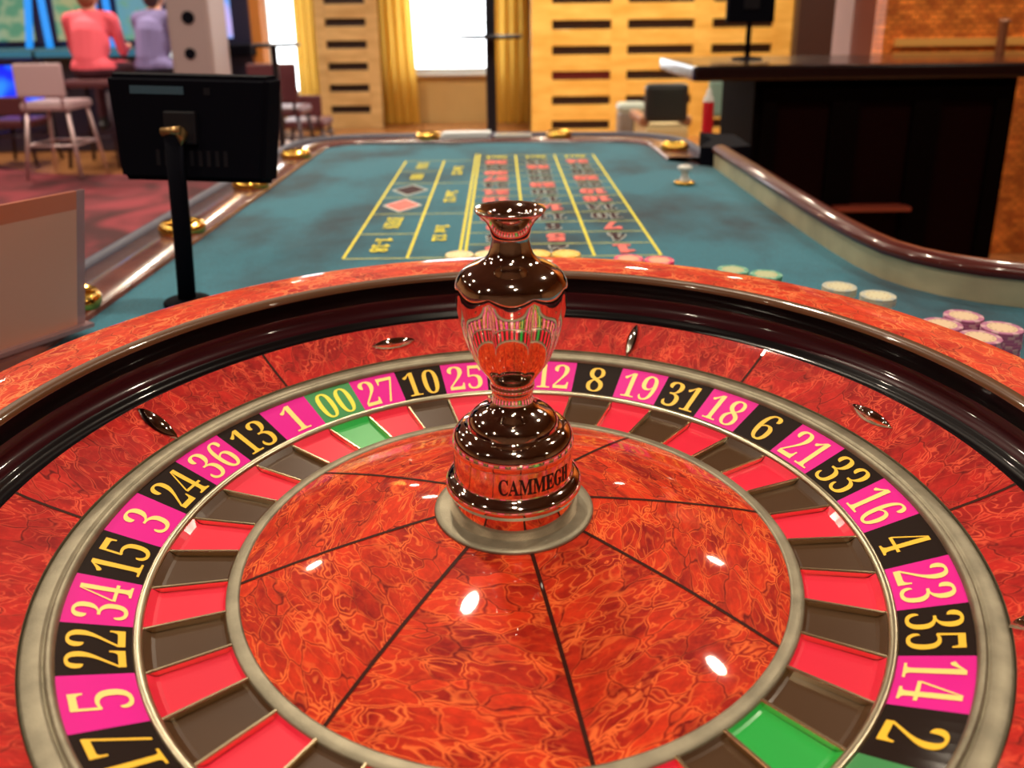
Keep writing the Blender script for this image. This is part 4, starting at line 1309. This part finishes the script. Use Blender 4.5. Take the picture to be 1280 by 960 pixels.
def remesh(bm, voxel, name):
    me = bpy.data.meshes.new(name); bm.to_mesh(me); bm.free()
    o = bpy.data.objects.new(name, me); COL.objects.link(o)
    md = o.modifiers.new('r', 'REMESH'); md.mode = 'VOXEL'; md.voxel_size = voxel; md.use_smooth_shade = True
    sm = o.modifiers.new('s', 'SMOOTH'); sm.factor = .5; sm.iterations = 3
    out = bpy.data.meshes.new_from_object(o.evaluated_get(bpy.context.evaluated_depsgraph_get()))
    bpy.data.objects.remove(o); bpy.data.meshes.remove(me)
    return out


M['skin'] = mat('skin', (0.62, 0.30, 0.20), 0.5)
M['shoe'] = mat('dark_shoe', (0.02, 0.015, 0.02), 0.5)


def player(x, y, seat_z, label, shirtm, pantm, hairm, sleeve, turn=0.0, lean=.10):
    """seated with the back to us, hands on the button deck (facing +y)"""
    t = thing('person', label, 'person', (x, y, Z_FLOOR), turn)
    bm = bmesh.new()
    hip = seat_z + .10
    sh = hip + .42
    ellip(bm, (0, 0, hip), (.175, .13, .115))                       # pelvis
    capsule(bm, (0, .0, hip + .05), (0, lean * .6, hip + .28), .135, .155)
    ellip(bm, (0, lean * .55, hip + .20), (.165, .115, .20))
    ellip(bm, (0, lean, hip + .34), (.195, .115, .15))              # chest
    for s in (-1, 1):
        capsule(bm, (s * .05, lean, sh), (s * .175, lean, sh - .02), .06, .062)
    capsule(bm, (0, lean, sh + .0), (0, lean + .025, sh + .10), .060, .054)   # neck
    hz_ = sh + .19
    ellip(bm, (0, lean + .04, hz_), (.074, .094, .112))             # head
    ellip(bm, (0, lean + .075, hz_ - .055), (.052, .060, .055))     # jaw
    ellip(bm, (0, lean + .136, hz_ - .015), (.013, .020, .022))     # nose
    for s in (-1, 1):
        ellip(bm, (s * .076, lean + .035, hz_ - .01), (.010, .020, .032))
        ellip(bm, (s * .030, lean + .122, hz_ + .015), (.014, .010, .010))
        # arm: shoulder, elbow, wrist
        shp = Vector((s * .19, lean, sh - .03)); el = Vector((s * .215, lean + .09, sh - .30)); wr = Vector((s * .15, lean + .32, sh - .27))
        capsule(bm, shp, el, .058, .044); capsule(bm, el, wr, .043, .029)
        dr = (wr - el).normalized()
        palm = wr + dr * .055
        capsule(bm, wr, palm, .030, .036)
        side = Vector((0, 0, 1)).cross(dr).normalized()
        for k, (o_, ln) in enumerate(((-.030, .070), (-.010, .080), (.011, .075), (.031, .058))):
            b0 = palm + side * o_; b1 = b0 + dr * ln * .55 + Vector((0, 0, -.004)); b2 = b1 + dr * ln * .4 + Vector((0, 0, -.018))
            capsule(bm, b0, b1, .0105, .0098, 8); capsule(bm, b1, b2, .0098, .0088, 8)
        th0 = wr + dr * .02 - side * s * -.0 + side * (-s) * -.026
        capsule(bm, th0, th0 + dr * .045 + side * s * .028, .012, .010, 8)
        # leg: hip, knee, ankle, foot on the footrest
        h_ = Vector((s * .095, .02, hip - .02)); kn = Vector((s * .14, .42, hip - .03)); an = Vector((s * .13, .33, .33)); to = Vector((s * .14, .47, .30))
        capsule(bm, h_, kn, .088, .060); capsule(bm, kn, an, .056, .038); capsule(bm, an + Vector((0, -.03, -.03)), to, .040, .034)
    me = remesh(bm, .0105, 'person_body')
    for m_ in (M['skin'], shirtm, pantm, M['shoe']):
        me.materials.append(m_)
    for p in me.polygons:
        c = p.center
        arm = abs(c.x) > .12 and c.y > lean + .02 and c.z < sh - .10 and c.z > hip + .02
        if c.z > sh + .055:
            mi = 0
        elif c.z < .385 and c.y > .15:
            mi = 3
        elif (c.z < hip + .025 and not (c.y < .10 and c.z > hip - .02)) or c.z < hip - .02:
            mi = 2
        elif arm and c.y > lean + sleeve:
            mi = 0
        else:
            mi = 1
        p.material_index = mi
    link('body', me, t)
    bm = bmesh.new()
    ellip(bm, (0, lean + .028, hz_ + .020), (.084, .100, .104))
    ellip(bm, (0, lean - .020, hz_ - .040), (.078, .060, .085))
    for v in bm.verts:                                              # clear the face
        if v.co.y > lean + .10:
            v.co.y = lean + .10 + (v.co.y - lean - .10) * .2
    hm = remesh(bm, .012, 'hair'); hm.materials.append(hairm)
    link('hair', hm, t)
    return t


M['coral_shirt'] = mat('coral_shirt', (0.95, 0.13, 0.19), 0.8)
M['lilac_shirt'] = mat('lilac_shirt', (0.26, 0.22, 0.50), 0.8)
M['dark_trousers'] = mat('dark_plum_trousers', (0.10, 0.03, 0.05), 0.8)
M['navy_trousers'] = mat('navy_trousers', (0.03, 0.03, 0.06), 0.8)
M['auburn'] = mat('auburn_hair', (0.26, 0.080, 0.040), 0.55)
M['brown_hair'] = mat('dark_brown_hair', (0.07, 0.035, 0.035), 0.55)
player(at(116, 95, ys).x, ys, S_Z, 'seated person in a coral pink top with auburn hair, back to us', M['coral_shirt'], M['dark_trousers'], M['auburn'], .26)
player(at(187, 95, ys).x, ys + .1, S_Z, 'seated person in a lilac shirt with dark hair, back to us', M['lilac_shirt'], M['navy_trousers'], M['brown_hair'], .05, turn=rad(-18))
